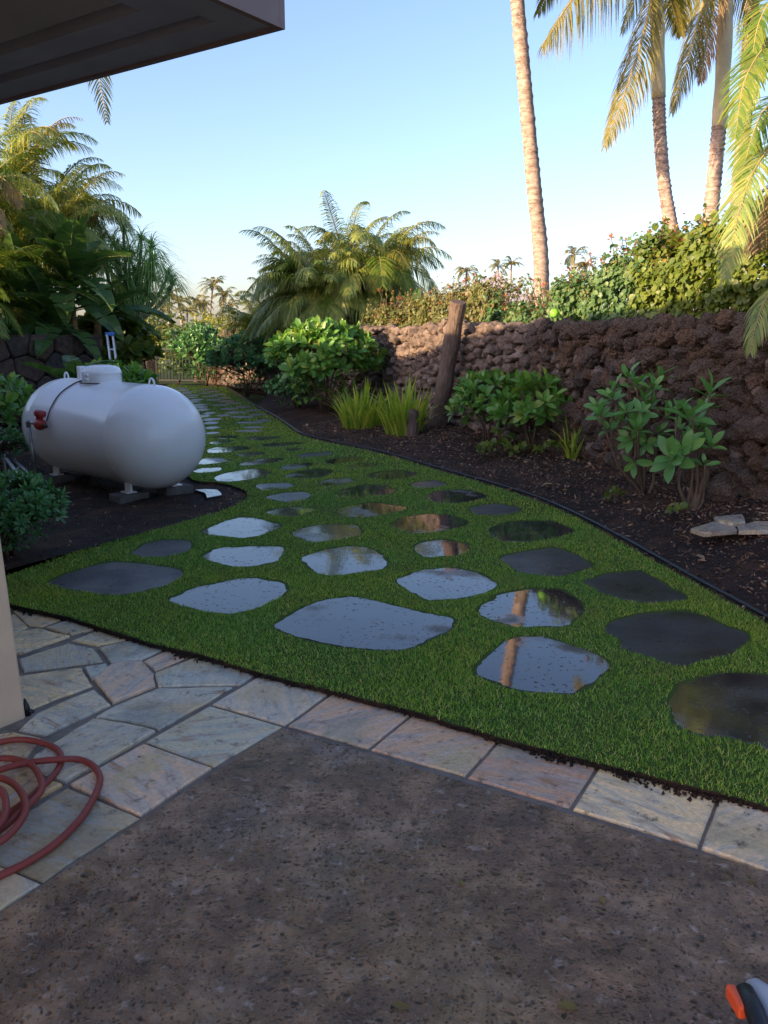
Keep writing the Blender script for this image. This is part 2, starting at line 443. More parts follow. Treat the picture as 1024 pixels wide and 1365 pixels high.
    D['arecabright'] = leafmat('bright_areca_leaflet', [(0.082, 0.159, 0.025), (0.136, 0.220, 0.030), (0.231, 0.257, 0.041)], 0.4, 0.4)
    D['arecayellow'] = leafmat('yellow_areca_leaflet', [(0.202, 0.227, 0.046), (0.328, 0.318, 0.060), (0.138, 0.181, 0.046)], 0.45, 0.4)
    D['dryfrond'] = leafmat('dry_frond', [(0.22, 0.15, 0.075), (0.30, 0.21, 0.11), (0.17, 0.10, 0.055)], 0.7, 0.2)
    D['banana'] = leafmat('banana_leaf', [(0.047, 0.107, 0.031), (0.070, 0.145, 0.041), (0.102, 0.176, 0.047)], 0.33, 0.3)
    D['pandan'] = leafmat('pandanus_leaf', [(0.180, 0.360, 0.128), (0.269, 0.468, 0.164), (0.396, 0.540, 0.180)], 0.4, 0.3)
    D['naupaka'] = leafmat('naupaka_leaf', [(0.098, 0.240, 0.048), (0.131, 0.306, 0.056), (0.186, 0.371, 0.066), (0.109, 0.251, 0.055), (0.350, 0.437, 0.077)], 0.32, 0.3)
    D['darkshrub'] = leafmat('dark_shrub_leaf', [(0.069, 0.190, 0.076), (0.103, 0.259, 0.090), (0.155, 0.328, 0.110)], 0.3, 0.2)
    D['plumeria'] = leafmat('long_shrub_leaf', [(0.119, 0.285, 0.076), (0.154, 0.344, 0.095), (0.203, 0.393, 0.106)], 0.33, 0.28)
    D['lily'] = leafmat('lily_blade', [(0.192, 0.319, 0.046), (0.282, 0.410, 0.054), (0.436, 0.524, 0.074), (0.600, 0.600, 0.105)], 0.4, 0.4)
    D['hedgeR'] = leafmat('broad_hedge_leaf', [(0.105, 0.158, 0.033), (0.150, 0.210, 0.039), (0.210, 0.255, 0.045), (0.090, 0.135, 0.033)], 0.42, 0.35)
    D['hedgeM'] = leafmat('dark_hedge_leaf', [(0.073, 0.151, 0.059), (0.109, 0.196, 0.070), (0.160, 0.245, 0.086)], 0.42, 0.3)
    D['hedgeL'] = leafmat('pale_hedge_leaf', [(0.100, 0.134, 0.046), (0.154, 0.180, 0.054), (0.216, 0.216, 0.072), (0.198, 0.134, 0.082)], 0.45, 0.35)
    D['redtip'] = leafmat('red_shoot_leaf', [(0.42, 0.21, 0.06), (0.46, 0.28, 0.07), (0.400, 0.101, 0.064), (0.546, 0.182, 0.091), (0.273, 0.091, 0.073), (0.455, 0.273, 0.109)], 0.45, 0.35)
    D['farleaf'] = leafmat('far_foliage', [(0.104, 0.150, 0.041), (0.169, 0.206, 0.053), (0.281, 0.263, 0.066)], 0.6, 0.35)
    D['farpalm'] = leafmat('far_palm_leaflet', [(0.135, 0.143, 0.060), (0.210, 0.195, 0.075)], 0.6, 0.3)
    # small things
    D['ball'] = plain('felt_green', (0.20, 0.55, 0.04), 0.9, 0.1, 0, 0.1, 60, 0.4, 400)
    D['orange'] = plain('orange_plastic', (0.75, 0.10, 0.03), 0.35, 0.5, 0, 0.05)
    D['greyplastic'] = plain('grey_plastic', (0.50, 0.50, 0.53), 0.45, 0.5, 0, 0.06)
    D['edging'] = plain('black_edging', (0.016, 0.020, 0.026), 0.35, 0.5)
    D['ground'] = plain('far_ground', (0.05, 0.065, 0.022), 0.95, 0.1, 0, 0.4, 0.3)
    m = Mat('sea_water')
    D['sea'] = m.done(m.pbr((0.012, 0.03, 0.05), 0.18, m.bump(m.noise(0.6, 4), 0.4, 0.3), 0.5))
    return D
M = make_mats()

# ================================================================== THE SETTING
Z_LAWN = 0.022
P0 = Vector((-0.395, 2.955, 0)); E1 = Vector((0.861, -0.509, 0)); E2 = Vector((0.509, 0.861, 0))
def pp(a, b, z=0.0): return P0 + E1 * a + E2 * b + Vector((0, 0, z))

# lawn outline, clockwise from the house corner
lawn_px = [(-60, 778), (0, 803), (40, 811), (95, 823), (150, 841), (207, 859), (262, 871), (347, 897), (440, 920), (550, 948), (665, 983), (797, 1017), (960, 1058), (1100, 1096), (1250, 1140)]
lawn_out = [at(x, y, Z_LAWN) for x, y in lawn_px]
_right = [(1250, 950), (1100, 872), (1024, 833), (900, 764), (780, 697), (700, 662), (600, 632), (500, 603), (440, 591), (402, 581), (385, 570), (368, 558), (345, 545), (322, 531), (306, 520), (300, 516)]
lawn_right = [at(x, y, Z_LAWN) for x, y in _right]
lawn_left = [Vector((-5.95, 23.2, Z_LAWN)), Vector((-5.5, 18, Z_LAWN)), Vector((-4.5, 13.5, Z_LAWN)), Vector((-3.2, 10.2, Z_LAWN)), Vector((-2.2, 8.75, Z_LAWN))] + \
    [at(x, y, Z_LAWN) for x, y in [(262, 641), (290, 643), (318, 650), (330, 659), (322, 669), (290, 683), (205, 707), (110, 734), (12, 767), (-60, 790)]]
def smooth_line(L, n): return catmull(L, n)
LAWN = [Vector(p) for p in lawn_out] + smooth_line(lawn_right, 4) + smooth_line(lawn_left, 4)
LAWN2 = [(p.x, p.y) for p in LAWN]

def grid_mesh(xs, ys, zf, keep=None):
    X, Y = np.meshgrid(xs, ys); Pn = np.stack([X.ravel(), Y.ravel()], 1)
    Z = zf(Pn)
    nx, ny = len(xs), len(ys)
    i = np.arange(nx * ny).reshape(ny, nx)
    F = np.stack([i[:-1, :-1], i[:-1, 1:], i[1:, 1:], i[1:, :-1]], -1).reshape(-1, 4)
    if keep is not None:
        k = keep(Pn); F = F[k[F].all(1)]
    return np.column_stack([Pn, Z]), F
def vnoise(Pn, sc, seed=0):
    r = np.random.default_rng(seed); out = np.zeros(len(Pn))
    for k in range(9):
        a = r.uniform(0, 2 * math.pi); f = sc * r.uniform(0.6, 1.8); ph = r.uniform(0, 6.28)
        out += np.sin((Pn[:, 0] * math.cos(a) + Pn[:, 1] * math.sin(a)) * f + ph)
    return out / 9
WALL_LINE = [Vector((5.2, 1.9, 0)), Vector((3.62, 5.3, 0)), Vector((3.12, 6.55, 0)), Vector((2.1, 9.05, 0)), Vector((1.1, 11.9, 0)), Vector((0.1, 14.7, 0)), Vector((-1.3, 17.6, 0)), Vector((-2.75, 20.1, 0)), Vector((-4.3, 22.7, 0))]
_wl = [(p.x, p.y) for p in WALL_LINE]
def bed_z(Pn):
    d = distpoly(Pn, LAWN2); ins = inpoly(Pn, LAWN2)
    right = Pn[:, 0] > np.interp(Pn[:, 1], [0, 4, 8, 12, 18, 24], [1.5, 0.5, -0.5, -2.2, -4.2, -5.9])
    z = np.where(right, 0.015 + 0.15 * np.clip(d / 1.1, 0, 1) ** 1.2, 0.0 - 0.015 * np.clip(d / 0.2, 0, 1))
    amp = np.clip(d / 0.25, 0.15, 1)
    z = z + amp * (0.022 * vnoise(Pn, 7, 1) + 0.016 * vnoise(Pn, 17, 2) + 0.010 * vnoise(Pn, 42, 3))
    return np.where(ins, np.minimum(-0.004, -0.004 - 0.02 * np.clip(d / 0.1, 0, 1)), z)
def bed_at(x, y): return float(bed_z(np.array([[x, y]]))[0])

# far ground and the sea beyond it
b = MB(); b.add([(-400, -120, -0.09), (400, -120, -0.09), (400, 140, -0.09), (-400, 140, -0.09)], [(0, 1, 2, 3)])
tag(b.build('ground', M['ground'], smooth=False), 'dry brown ground beyond the garden walls', None, None, 'structure')
b = MB(); b.add([(-3000, 138, -0.25), (3000, 138, -0.25), (3000, 5000, -0.25), (-3000, 5000, -0.25)], [(0, 1, 2, 3)])
tag(b.build('sea', M['sea'], smooth=False), 'strip of pale sea beyond the palms', None, None, 'structure')

mid_x = lambda y: np.interp(y, [0, 4, 8, 12, 18, 24], [1.5, 0.5, -0.5, -2.2, -4.2, -5.9])
def patio_side(Pn): return ((Pn[:, 0] - P0.x) * E2.x + (Pn[:, 1] - P0.y) * E2.y) > 0.45
V, F = grid_mesh(np.arange(-2.6, 6.4, 0.055), np.arange(1.6, 24.2, 0.055), bed_z,
    lambda Pn: (Pn[:, 0] > mid_x(Pn[:, 1]) - 0.06) & patio_side(Pn) & (Pn[:, 0] < np.interp(Pn[:, 1], [1.6, 6.5, 14.7, 22.7], [6.2, 4.2, 1.4, -3.0])))
o = link('planting_bed', np_mesh('planting_bed', V, F, True), M['soil'])
tag(o, 'dark mulched planting bed between the lawn and the lava rock wall', None, None, 'structure')
V, F = grid_mesh(np.arange(-9.0, 0.8, 0.07), np.arange(3.4, 24.2, 0.07), bed_z, lambda Pn: (Pn[:, 0] < mid_x(Pn[:, 1]) + 0.06) & patio_side(Pn))
o = link('planting_bed', np_mesh('planting_bed', V, F, True), M['soil'])
tag(o, 'black soil bed around the white tank', None, None, 'structure')

# lawn sheet with its cut edge
def edge_jitter(poly, step, amp):
    out = []
    n = len(poly)
    for i in range(n):
        a, c = Vector(poly[i]), Vector(poly[(i + 1) % n]); L = (c - a).length; k = max(1, int(L / step))
        for j in range(k):
            p = a.lerp(c, j / k)
            q = noise.noise_vector(p * 9.0) * amp + noise.noise_vector(p * 31.0) * amp * 0.6
            out.append(Vector((p.x + q.x, p.y + q.y, p.z)))
    return out
LE = edge_jitter(LAWN, 0.05, 0.012)
bm = bmesh.new()
top = [bm.verts.new((p.x, p.y, Z_LAWN)) for p in LE]; bot = [bm.verts.new((p.x, p.y, -0.05)) for p in LE]
f = bm.faces.new(top); 
for i in range(len(top)):
    g = bm.faces.new((top[i], top[(i + 1) % len(top)], bot[(i + 1) % len(top)], bot[i])); g.material_index = 1
bm.normal_update()
bmesh.ops.triangulate(bm, faces=[f])
bmesh.ops.recalc_face_normals(bm, faces=bm.faces)
me = bpy.data.meshes.new('lawn'); bm.to_mesh(me); bm.free()
me.materials.append(M['lawn']); me.materials.append(M['soil'])
tag(link('lawn', me), 'green turf lawn with stepping stones set into it', None, None, 'structure')

# concrete slab in the foreground
b = MB()
pts = [pp(0.006, -0.008, 0.0), pp(6.0, -0.008, 0.0), pp(6.0, -6.5, 0.0), pp(0.006, -6.5, 0.0)]
b.add(pts + [p - Vector((0, 0, .12)) for p in pts], [(3, 2, 1, 0), (0, 1, 5, 4), (1, 2, 6, 5), (2, 3, 7, 6), (3, 0, 4, 7)])
tag(b.build('concrete_slab', M['slab'], smooth=False), 'brown stamped concrete slab, wet and pitted', None, None, 'structure')

# flagstone paving: a mortar bed and the stones on it
paving = tag(thing('flagstone_paving', 'pale quartzite flagstone paving round the brown slab', None, (pp(-1, 0).x, pp(-1, 0).y, 0)), kind='structure')
b = MB()
zs = -0.010
L = [pp(-7, 0.60, zs), pp(6, 0.60, zs), pp(6, 0.0, zs), pp(0, 0, zs), pp(0, -6.5, zs), pp(-7, -6.5, zs)]
b.add(L, [(0, 5, 4, 3), (0, 3, 2, 1)])
bm_ = b.build('mortar_bed', M['mortar'], paving, smooth=False)
def slab_mesh(name, pts, ztop, thick, jit=0.004, step=0.035, inset=0.006, drop=0.004, domes=0.0):
    P = edge_jitter(pts, step, jit)
    c = sum(P, Vector()) / len(P)
    bm = bmesh.new()
    def ring(f, z): return [bm.verts.new((c.x + (p.x - c.x) * f, c.y + (p.y - c.y) * f, z)) for p in P]
    Lr = max(0.05, sum((p - c).length for p in P) / len(P))
    r0 = ring(1 - inset / Lr, ztop); r1 = ring(1.0, ztop - drop); r2 = ring(1.0, ztop - thick)
    n = len(P)
    top = bm.faces.new(r0)
    for a, bb in ((r0, r1), (r1, r2)):
        for i in range(n): bm.faces.new((a[i], bb[i], bb[(i + 1) % n], a[(i + 1) % n]))
    bmesh.ops.recalc_face_normals(bm, faces=bm.faces)
    if top.normal.z < 0: bmesh.ops.reverse_faces(bm, faces=bm.faces)
    bmesh.ops.triangulate(bm, faces=[top])
    me = bpy.data.meshes.new(name); bm.to_mesh(me); bm.free()
    return me
TAN, BLUE, PINK, GREY, RUST, CREAM = (0.34, 0.27, 0.18), (0.29, 0.315, 0.33), (0.36, 0.285, 0.25), (0.25, 0.25, 0.235), (0.26, 0.17, 0.10), (0.43, 0.36, 0.25)
flags = [
 ([(283, 938), (349, 899), (441, 922), (380, 966)], (0.34, 0.32, 0.31)),
 ([(194, 988), (280, 940), (377, 968), (285, 1021)], (0.30, 0.31, 0.285)),
 ([(93, 1045), (192, 991), (282, 1023), (187, 1087)], PINK),
 ([(-10, 1110), (90, 1048), (185, 1089), (57, 1174), (-40, 1136)], (0.17, 0.155, 0.12)),
 ([(-60, 1145), (-40, 1138), (54, 1177), (-20, 1226), (-110, 1190)], (0.27, 0.25, 0.22)),
 ([(207, 896), (273, 871), (347, 895), (320, 912), (227, 914), (210, 915)], BLUE),
 ([(191, 881), (230, 863), (260, 871), (207, 893)], PINK),
 ([(131, 863), (187, 851), (227, 861), (188, 879), (147, 883)], BLUE),
 ([(95, 853), (137, 837), (184, 849), (129, 860)], CREAM),
 ([(60, 836), (98, 824), (135, 836), (94, 846)], GREY),
 ([(17, 813), (39, 809), (94, 821), (55, 835), (39, 834)], TAN),
 ([(0, 806), (36, 808), (15, 812)], RUST),
 ([(5, 823), (20, 818), (38, 836), (20, 843), (-8, 842)], TAN),
 ([(5, 846), (51, 838), (93, 848), (27, 871), (10, 871)], CREAM),
 ([(24, 878), (92, 856), (125, 863), (137, 881), (31, 895)], GREY),
 ([(20, 901), (109, 889), (123, 913), (35, 946), (10, 950)], CREAM),
 ([(113, 889), (142, 884), (145, 889), (123, 907)], BLUE),
 ([(124, 904), (152, 883), (190, 881), (206, 898), (206, 914), (150, 937)], (0.33, 0.27, 0.245)),
 ([(48, 951), (125, 919), (148, 939), (59, 980), (25, 973)], (0.32, 0.32, 0.31)),
 ([(127, 955), (154, 941), (211, 917), (311, 915), (212, 972), (166, 960)], (0.29, 0.31, 0.33)),
 ([(43, 1009), (125, 958), (164, 964), (208, 974), (133, 1018), (85, 1042), (62, 1035), (40, 1021)], (0.28, 0.275, 0.255)),
 ([(-50, 985), (20, 974), (55, 982), (36, 1008), (-40, 1014)], TAN),
 ([(-50, 1020), (33, 1011), (60, 1037), (81, 1046), (30, 1074), (-50, 1085)], (0.30, 0.23, 0.14)),
 ([(445, 923), (549, 950), (491, 997), (384, 967)], (0.35, 0.26, 0.22)),
 ([(552, 951), (664, 986), (620, 1033), (494, 998)], (0.34, 0.25, 0.21)),
 ([(667, 987), (796, 1019), (760, 1076), (623, 1035)], (0.30, 0.20, 0.16)),
 ([(800, 1020), (958, 1060), (930, 1128), (764, 1078)], (0.46, 0.40, 0.30)),
 ([(962, 1061), (1095, 1095), (1095, 1185), (934, 1130)], (0.40, 0.35, 0.29)),
 ([(1099, 1097), (1260, 1140), (1290, 1246), (1099, 1187)], (0.38, 0.32, 0.27)),
]
def shrink(P, d):
    c = sum(P, Vector()) / len(P); out = []
    for p in P:
        v = p - c; out.append(c + v * max(0.5, (v.length - d) / v.length))
    return out
for px, tone in flags:
    P = shrink([at(x, y, 0) for x, y in px], 0.002)
    o = link('flagstone', slab_mesh('flagstone', P, R.uniform(-0.002, 0.006), 0.035, 0.007 if len(px) != 4 else 0.002, 0.04, 0.006, 0.005), M['flag'], paving)
    o.color = (*tone, 1)
def more_flag(a0, a1, b0, b1, tone):
    o = link('flagstone', slab_mesh('flagstone', [pp(a0, b0), pp(a1, b0), pp(a1, b1), pp(a0, b1)], R.uniform(-0.002, 0.004), 0.035, 0.004, 0.05, 0.006, 0.005), M['flag'], paving)
    o.color = (*tone, 1)
a_ = (at(1265, 1145) - P0).dot(E1) + 0.02
while a_ < 5.2:
    w_ = R.uniform(.45, .6); more_flag(a_, a_ + w_ - .012, 0.01, 0.53, R.choice([CREAM, TAN, PINK, GREY])); a_ += w_
b_ = (at(-60, 1215) - P0).dot(E2) - 0.03
while b_ > -4.5:
    w_ = R.uniform(.45, .65); more_flag(-0.50, -0.012, b_ - w_ + .012, b_, R.choice([CREAM, BLUE, PINK, GREY, TAN])); more_flag(-0.95, -0.512, b_ - w_ * 1.0 + .012, b_, R.choice([BLUE, PINK, GREY, TAN])); b_ -= w_

# ------------------------------------------------------------------ stepping stones
def Z(crop, scale, pts): return [(crop[0] + x / scale, crop[1] + y / scale) for x, y in pts]
c6 = lambda *p: Z((340, 720), 2.048, p); c4 = lambda *p: Z((200, 680), 3.012, p); c2 = lambda *p: Z((250, 600), 4.096, p)
c3 = lambda *p: Z((420, 600), 3.938, p); c5 = lambda *p: Z((500, 640), 3.012, p); c7 = lambda *p: Z((740, 740), 3.606, p); c1 = lambda *p: Z((240, 510), 3.938, p)
c0 = lambda *p: Z((0, 680), 2.56, p)
stones = [
 (c6((35, 240), (100, 200), (180, 165), (265, 153), (400, 185), (480, 200), (550, 213), (545, 245), (420, 303), (300, 303), (160, 280)), 'stone_wet', 'biggest stepping stone, four-cornered and mirror-wet, closest to the patio border in the middle'),
 (c6((582, 365), (650, 300), (715, 262), (800, 265), (965, 325), (970, 355), (880, 422), (830, 420), (700, 410)), 'stone_wet', 'wet stepping stone by the border that mirrors the palm trunk, nearer of two'),
 (c6((600, 190), (670, 145), (760, 130), (840, 133), (893, 170), (895, 200), (850, 238), (720, 238), (640, 222)), 'stone_wet', 'rounded wet stepping stone mirroring the palm trunk, just behind the nearer trunk-mirroring one'),
 (c6((380, 110), (440, 85), (540, 73), (610, 88), (668, 120), (640, 140), (560, 163), (470, 166), (420, 140)), 'stone_wet', 'kite-shaped wet blue stepping stone directly behind the right end of the biggest stone'),
 (c6((120, 50), (180, 28), (260, 15), (330, 25), (367, 60), (350, 82), (210, 100), (160, 90)), 'stone_wet', 'oval sky-bright stepping stone directly behind the left half of the biggest stone'),
 (c4((200, 85), (280, 50), (350, 28), (410, 28), (545, 62), (440, 105), (370, 113), (240, 100)), 'stone_wet', 'pale pointed lens-shaped stepping stone in front of the tip of the black soil bed'),
 (c4((205, 185), (265, 152), (400, 145), (540, 147), (535, 170), (515, 208), (420, 228), (330, 228), (250, 210)), 'stone_wet', 'white-shining stepping stone with a straight back edge and one dull grey corner'),
 (c4((65, 360), (170, 312), (390, 268), (545, 290), (560, 330), (430, 395), (320, 422), (260, 415), (150, 390)), 'stone_wet', 'large pale stepping stone speckled with grit beside the big dull slate'),
 (c0((440, 150), (490, 115), (560, 100), (640, 102), (665, 115), (650, 140), (580, 158), (480, 163)), 'stone_damp', 'smaller dull slate stepping stone at the edge of the black soil bed'),
 (c0((160, 248), (230, 215), (370, 175), (470, 180), (600, 198), (630, 220), (560, 262), (420, 290), (340, 288), (210, 268)), 'stone_damp', 'big dull slate stepping stone beside the house pillar end of the lawn'),
 (c4((552, 95), (620, 70), (720, 55), (845, 62), (855, 100), (750, 120), (650, 132)), 'stone_mid', 'half-dry stepping stone, bright left and brown right, behind the oval sky-bright one'),
 (c2((420, 340), (500, 318), (600, 312), (705, 318), (700, 330), (600, 365), (500, 362)), 'stone_mid', 'small grit-covered stepping stone behind the pale lens-shaped stone'),
 (c2((415, 258), (510, 235), (640, 225), (680, 245), (660, 270), (580, 285), (510, 280)), 'stone_mid', 'pale fish-shaped stepping stone level with the white scrap in the soil bed'),
 (c2((360, 200), (390, 185), (560, 178), (590, 195), (540, 212), (400, 222)), 'stone_mid', 'small smooth stepping stone just behind the pale fish-shaped one'),
 (c2((140, 150), (190, 130), (380, 98), (475, 125), (330, 165), (240, 173), (155, 170)), 'stone_wet', 'white-shining wedge-shaped stepping stone behind the tip of the soil bed'),
 (c2((20, 118), (60, 100), (180, 93), (192, 105), (160, 118), (60, 125)), 'stone_wet', 'narrow white stepping stone touching the outline of the tank, lower of two'),
 (c2((40, 75), (90, 45), (180, 42), (235, 60), (170, 72), (80, 80)), 'stone_wet', 'white pointed stepping stone partly behind the tank end, upper of two'),
 (c2((275, 80), (320, 60), (440, 45), (545, 45), (480, 70), (380, 82), (300, 86)), 'stone_mid', 'long grey stepping stone with a rough top behind the white wedge-shaped stone'),
 (c2((265, 25), (300, 15), (400, 8), (435, 20), (370, 33), (290, 37)), 'stone_mid', 'small pale stepping stone behind the long grey rough-topped one'),
 (c2((500, 100), (540, 80), (680, 68), (690, 85), (600, 105), (520, 110)), 'stone_mid', 'grey stepping stone with a tuft of grass growing over its back edge'),
 (c2((510, 153), (600, 115), (720, 100), (815, 115), (720, 155), (600, 158)), 'stone_mid', 'slanting grey boat-shaped stepping stone in the middle of the path'),
 (c2((705, 180), (760, 160), (880, 152), (930, 170), (850, 190), (760, 202)), 'stone_mid', 'dark grey stepping stone right of the slanting boat-shaped one'),
 (c3((95, 232), (160, 205), (250, 180), (370, 185), (445, 215), (380, 235), (250, 250), (140, 250)), 'stone_wet', 'dark green-mirroring stepping stone with grass fringing its front edge'),
 (c3((85, 322), (170, 295), (300, 272), (400, 285), (500, 303), (440, 325), (300, 350), (180, 355)), 'stone_wet', 'olive-brown mirroring stepping stone with an orange streak at its right end'),
 (c3((390, 390), (450, 355), (590, 335), (730, 345), (815, 378), (760, 410), (600, 435), (520, 445), (440, 415)), 'stone_wet', 'large dark stepping stone mirroring the leaning post, strewn with clippings'),
 (c3((580, 240), (650, 215), (760, 207), (840, 215), (912, 245), (850, 265), (740, 282), (630, 275)), 'stone_wet', 'dark oval stepping stone mirroring green lily leaves near the bed edging'),
 (c3((485, 185), (540, 165), (640, 158), (705, 180), (640, 195), (540, 200)), 'stone_damp', 'small black stepping stone behind the dark oval by the bed edging'),
 (c3((265, 130), (330, 115), (450, 105), (545, 120), (500, 145), (380, 155), (300, 150)), 'stone_wet', 'dark stepping stone with one pink gleam beside the bed curve'),
 (c3((160, 88), (230, 70), (340, 70), (330, 85), (220, 97)), 'stone_mid', 'thin brownish stepping stone behind the pink-gleaming dark one'),
 (c3((45, 60), (100, 45), (200, 32), (265, 45), (200, 65), (80, 77)), 'stone_wet', 'dark long stepping stone next to where the bed edge bends'),
 (c5((365, 115), (430, 100), (490, 93), (580, 110), (585, 125), (500, 143), (410, 140)), 'stone_damp', 'small ragged black stepping stone between two large dark ovals at the right side'),
 (c5((450, 200), (520, 170), (600, 163), (720, 165), (810, 205), (760, 225), (640, 250), (520, 250), (470, 225)), 'stone_wet', 'large black oval stepping stone beside the bed edging, behind the ragged-cornered one'),
 (c5((490, 312), (600, 285), (730, 267), (830, 310), (885, 345), (800, 375), (730, 390), (570, 372), (540, 345)), 'stone_damp', 'large black ragged-cornered stepping stone behind the trunk-mirroring pair'),
 (c5((150, 265), (200, 245), (280, 238), (380, 255), (380, 280), (330, 305), (200, 310), (165, 290)), 'stone_wet', 'small half-bright half-green mirroring stepping stone behind the kite-shaped one'),
 (c7((130, 130), (230, 90), (400, 72), (500, 120), (650, 210), (540, 230), (430, 235), (300, 210), (200, 170)), 'stone_damp', 'dull dark slate stepping stone with a long pointed end towards the bed edging'),
 (c7((235, 365), (270, 315), (400, 285), (620, 265), (760, 310), (935, 385), (930, 420), (830, 490), (730, 500), (620, 540), (540, 525), (430, 485), (320, 450), (310, 410)), 'stone_damp', 'widest black stepping stone at the right, with a notched front and stray straw on it'),
 (c7((540, 690), (600, 610), (800, 565), (950, 570), (1100, 590), (1230, 700), (1240, 880), (1130, 960), (1024, 935), (840, 880), (680, 870), (560, 810)), 'stone_mid', 'dark stepping stone cut by the picture edge, with a golden glint on its near side'),
 (c1((135, 355), (200, 340), (340, 332), (380, 348), (280, 365), (150, 372)), 'stone_wet', 'longest white-shining stepping stone level with the belly of the tank'),
 (c1((150, 315), (190, 305), (290, 303), (250, 320), (165, 325)), 'stone_wet', 'short white stepping stone just behind the longest white-shining one'),
 (c1((165, 290), (230, 280), (315, 280), (290, 293), (200, 297)), 'stone_wet', 'pale thin stepping stone, second behind the longest white-shining one'),
 (c1((340, 292), (380, 284), (540, 283), (500, 298), (400, 306)), 'stone_mid', 'wide grey stepping stone in the middle row where the path begins to narrow'),
 (c1((425, 325), (480, 318), (640, 313), (650, 322), (540, 335), (440, 340)), 'stone_mid', 'wide grey stepping stone right and in front of the other wide grey one'),
 (c1((600, 385), (650, 372), (800, 362), (815, 375), (720, 388), (640, 393)), 'stone_damp', 'thin black stepping stone near the bed curve, ragged along its back'),
 (c1((550, 350), (600, 343), (660, 348), (600, 360), (560, 360)), 'stone_mid', 'tiny brownish stepping stone almost grown over near the bed curve'),
]
STONES = []
def chaikin(P):
    out = []
    for i in range(len(P)):
        a, c = P[i], P[(i + 1) % len(P)]; out += [a.lerp(c, .15), a.lerp(c, .85)]
    return out
for px, mt, lab in stones:
    P = chaikin([at(x, y, Z_LAWN) for x, y in px])
    o = link('stepping_stone', slab_mesh('stepping_stone', P, Z_LAWN + R.uniform(0.0, 0.004), 0.06, 0.020, 0.028, 0.008, 0.008), M[mt])
    tag(o, lab, 'stepping stone', 'stepping stones set in the lawn')
    STONES.append([(p.x, p.y) for p in P])
# the far rows, too small to tell one from the next
def far_stone(px, py, w, h, mt, lab):
    c = at(px, py, Z_LAWN); rx = w / FPX * c.y * 0.5; ry = max(0.10, h * 0.5 * (c.y ** 2) / (CAM_H * FPX))
    ry = min(ry, 0.30)
    P = []
    for k in range(9):
        a = 2 * math.pi * k / 9 + R.uniform(-.15, .15); q = R.uniform(0.82, 1.1)
        P.append(c + Vector((math.cos(a) * rx * q, math.sin(a) * ry * q, 0)))
    o = link('stepping_stone', slab_mesh('stepping_stone', P, Z_LAWN + 0.003, 0.05, 0.01, 0.06, 0.008, 0.006), M[mt])
    tag(o, lab, 'stepping stone', 'far stepping stones alike in a row')
    STONES.append([(p.x, p.y) for p in P])
FL = 'small pale stepping stone in the far left row beside the white tank'
FR = 'small grey stepping stone in the far right row running to the gate'
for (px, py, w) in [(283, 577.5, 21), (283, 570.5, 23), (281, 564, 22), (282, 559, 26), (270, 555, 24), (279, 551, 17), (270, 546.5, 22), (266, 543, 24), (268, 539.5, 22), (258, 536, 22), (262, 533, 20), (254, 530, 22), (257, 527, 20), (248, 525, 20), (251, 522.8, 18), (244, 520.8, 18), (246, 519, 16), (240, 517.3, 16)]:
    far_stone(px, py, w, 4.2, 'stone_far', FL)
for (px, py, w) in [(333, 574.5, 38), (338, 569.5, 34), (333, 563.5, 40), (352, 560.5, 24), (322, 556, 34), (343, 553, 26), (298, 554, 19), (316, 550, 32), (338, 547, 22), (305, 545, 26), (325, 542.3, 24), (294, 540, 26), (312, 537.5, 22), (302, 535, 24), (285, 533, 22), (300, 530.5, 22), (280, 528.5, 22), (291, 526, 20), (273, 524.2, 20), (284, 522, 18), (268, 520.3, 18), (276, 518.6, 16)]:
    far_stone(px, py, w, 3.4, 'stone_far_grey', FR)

# pieces lying in the beds
P = [at(x, y, 0.0) for x, y in c2((40, 222), (100, 218), (165, 222), (190, 250), (110, 268), (95, 240))]
o = link('flat_stone', slab_mesh('flat_stone', P, 0.012, 0.05, 0.012, 0.03), M['stone_wet'])
tag(o, 'small white-shining wet flat stone in the black soil near the tank', 'flat stone')
for px, tone, lab, z in [
  ([(921, 706), (950, 697), (975, 696), (982, 708), (938, 712)], (0.16, 0.15, 0.155), 'grey flat stone scrap on the mulch, lower left of three', 0.14),
  ([(952, 690), (990, 687), (993, 697), (977, 699), (960, 696)], (0.22, 0.22, 0.23), 'pale grey flat stone scrap on the mulch, behind the other two', 0.16),
  ([(983, 703), (1006, 696), (1040, 697), (1050, 708), (985, 709)], (0.24, 0.24, 0.25), 'pale flat stone scrap on the mulch at the picture edge', 0.15)]:
    P = [at(x, y, z + .02) for x, y in px]
    o = link('flat_stone', slab_mesh('flat_stone', P, z + 0.03, 0.03, 0.008, 0.03), M['flag'])
    o.color = (*tone, 1); tag(o, lab, 'flat stone', 'flat stone scraps on the mulch')

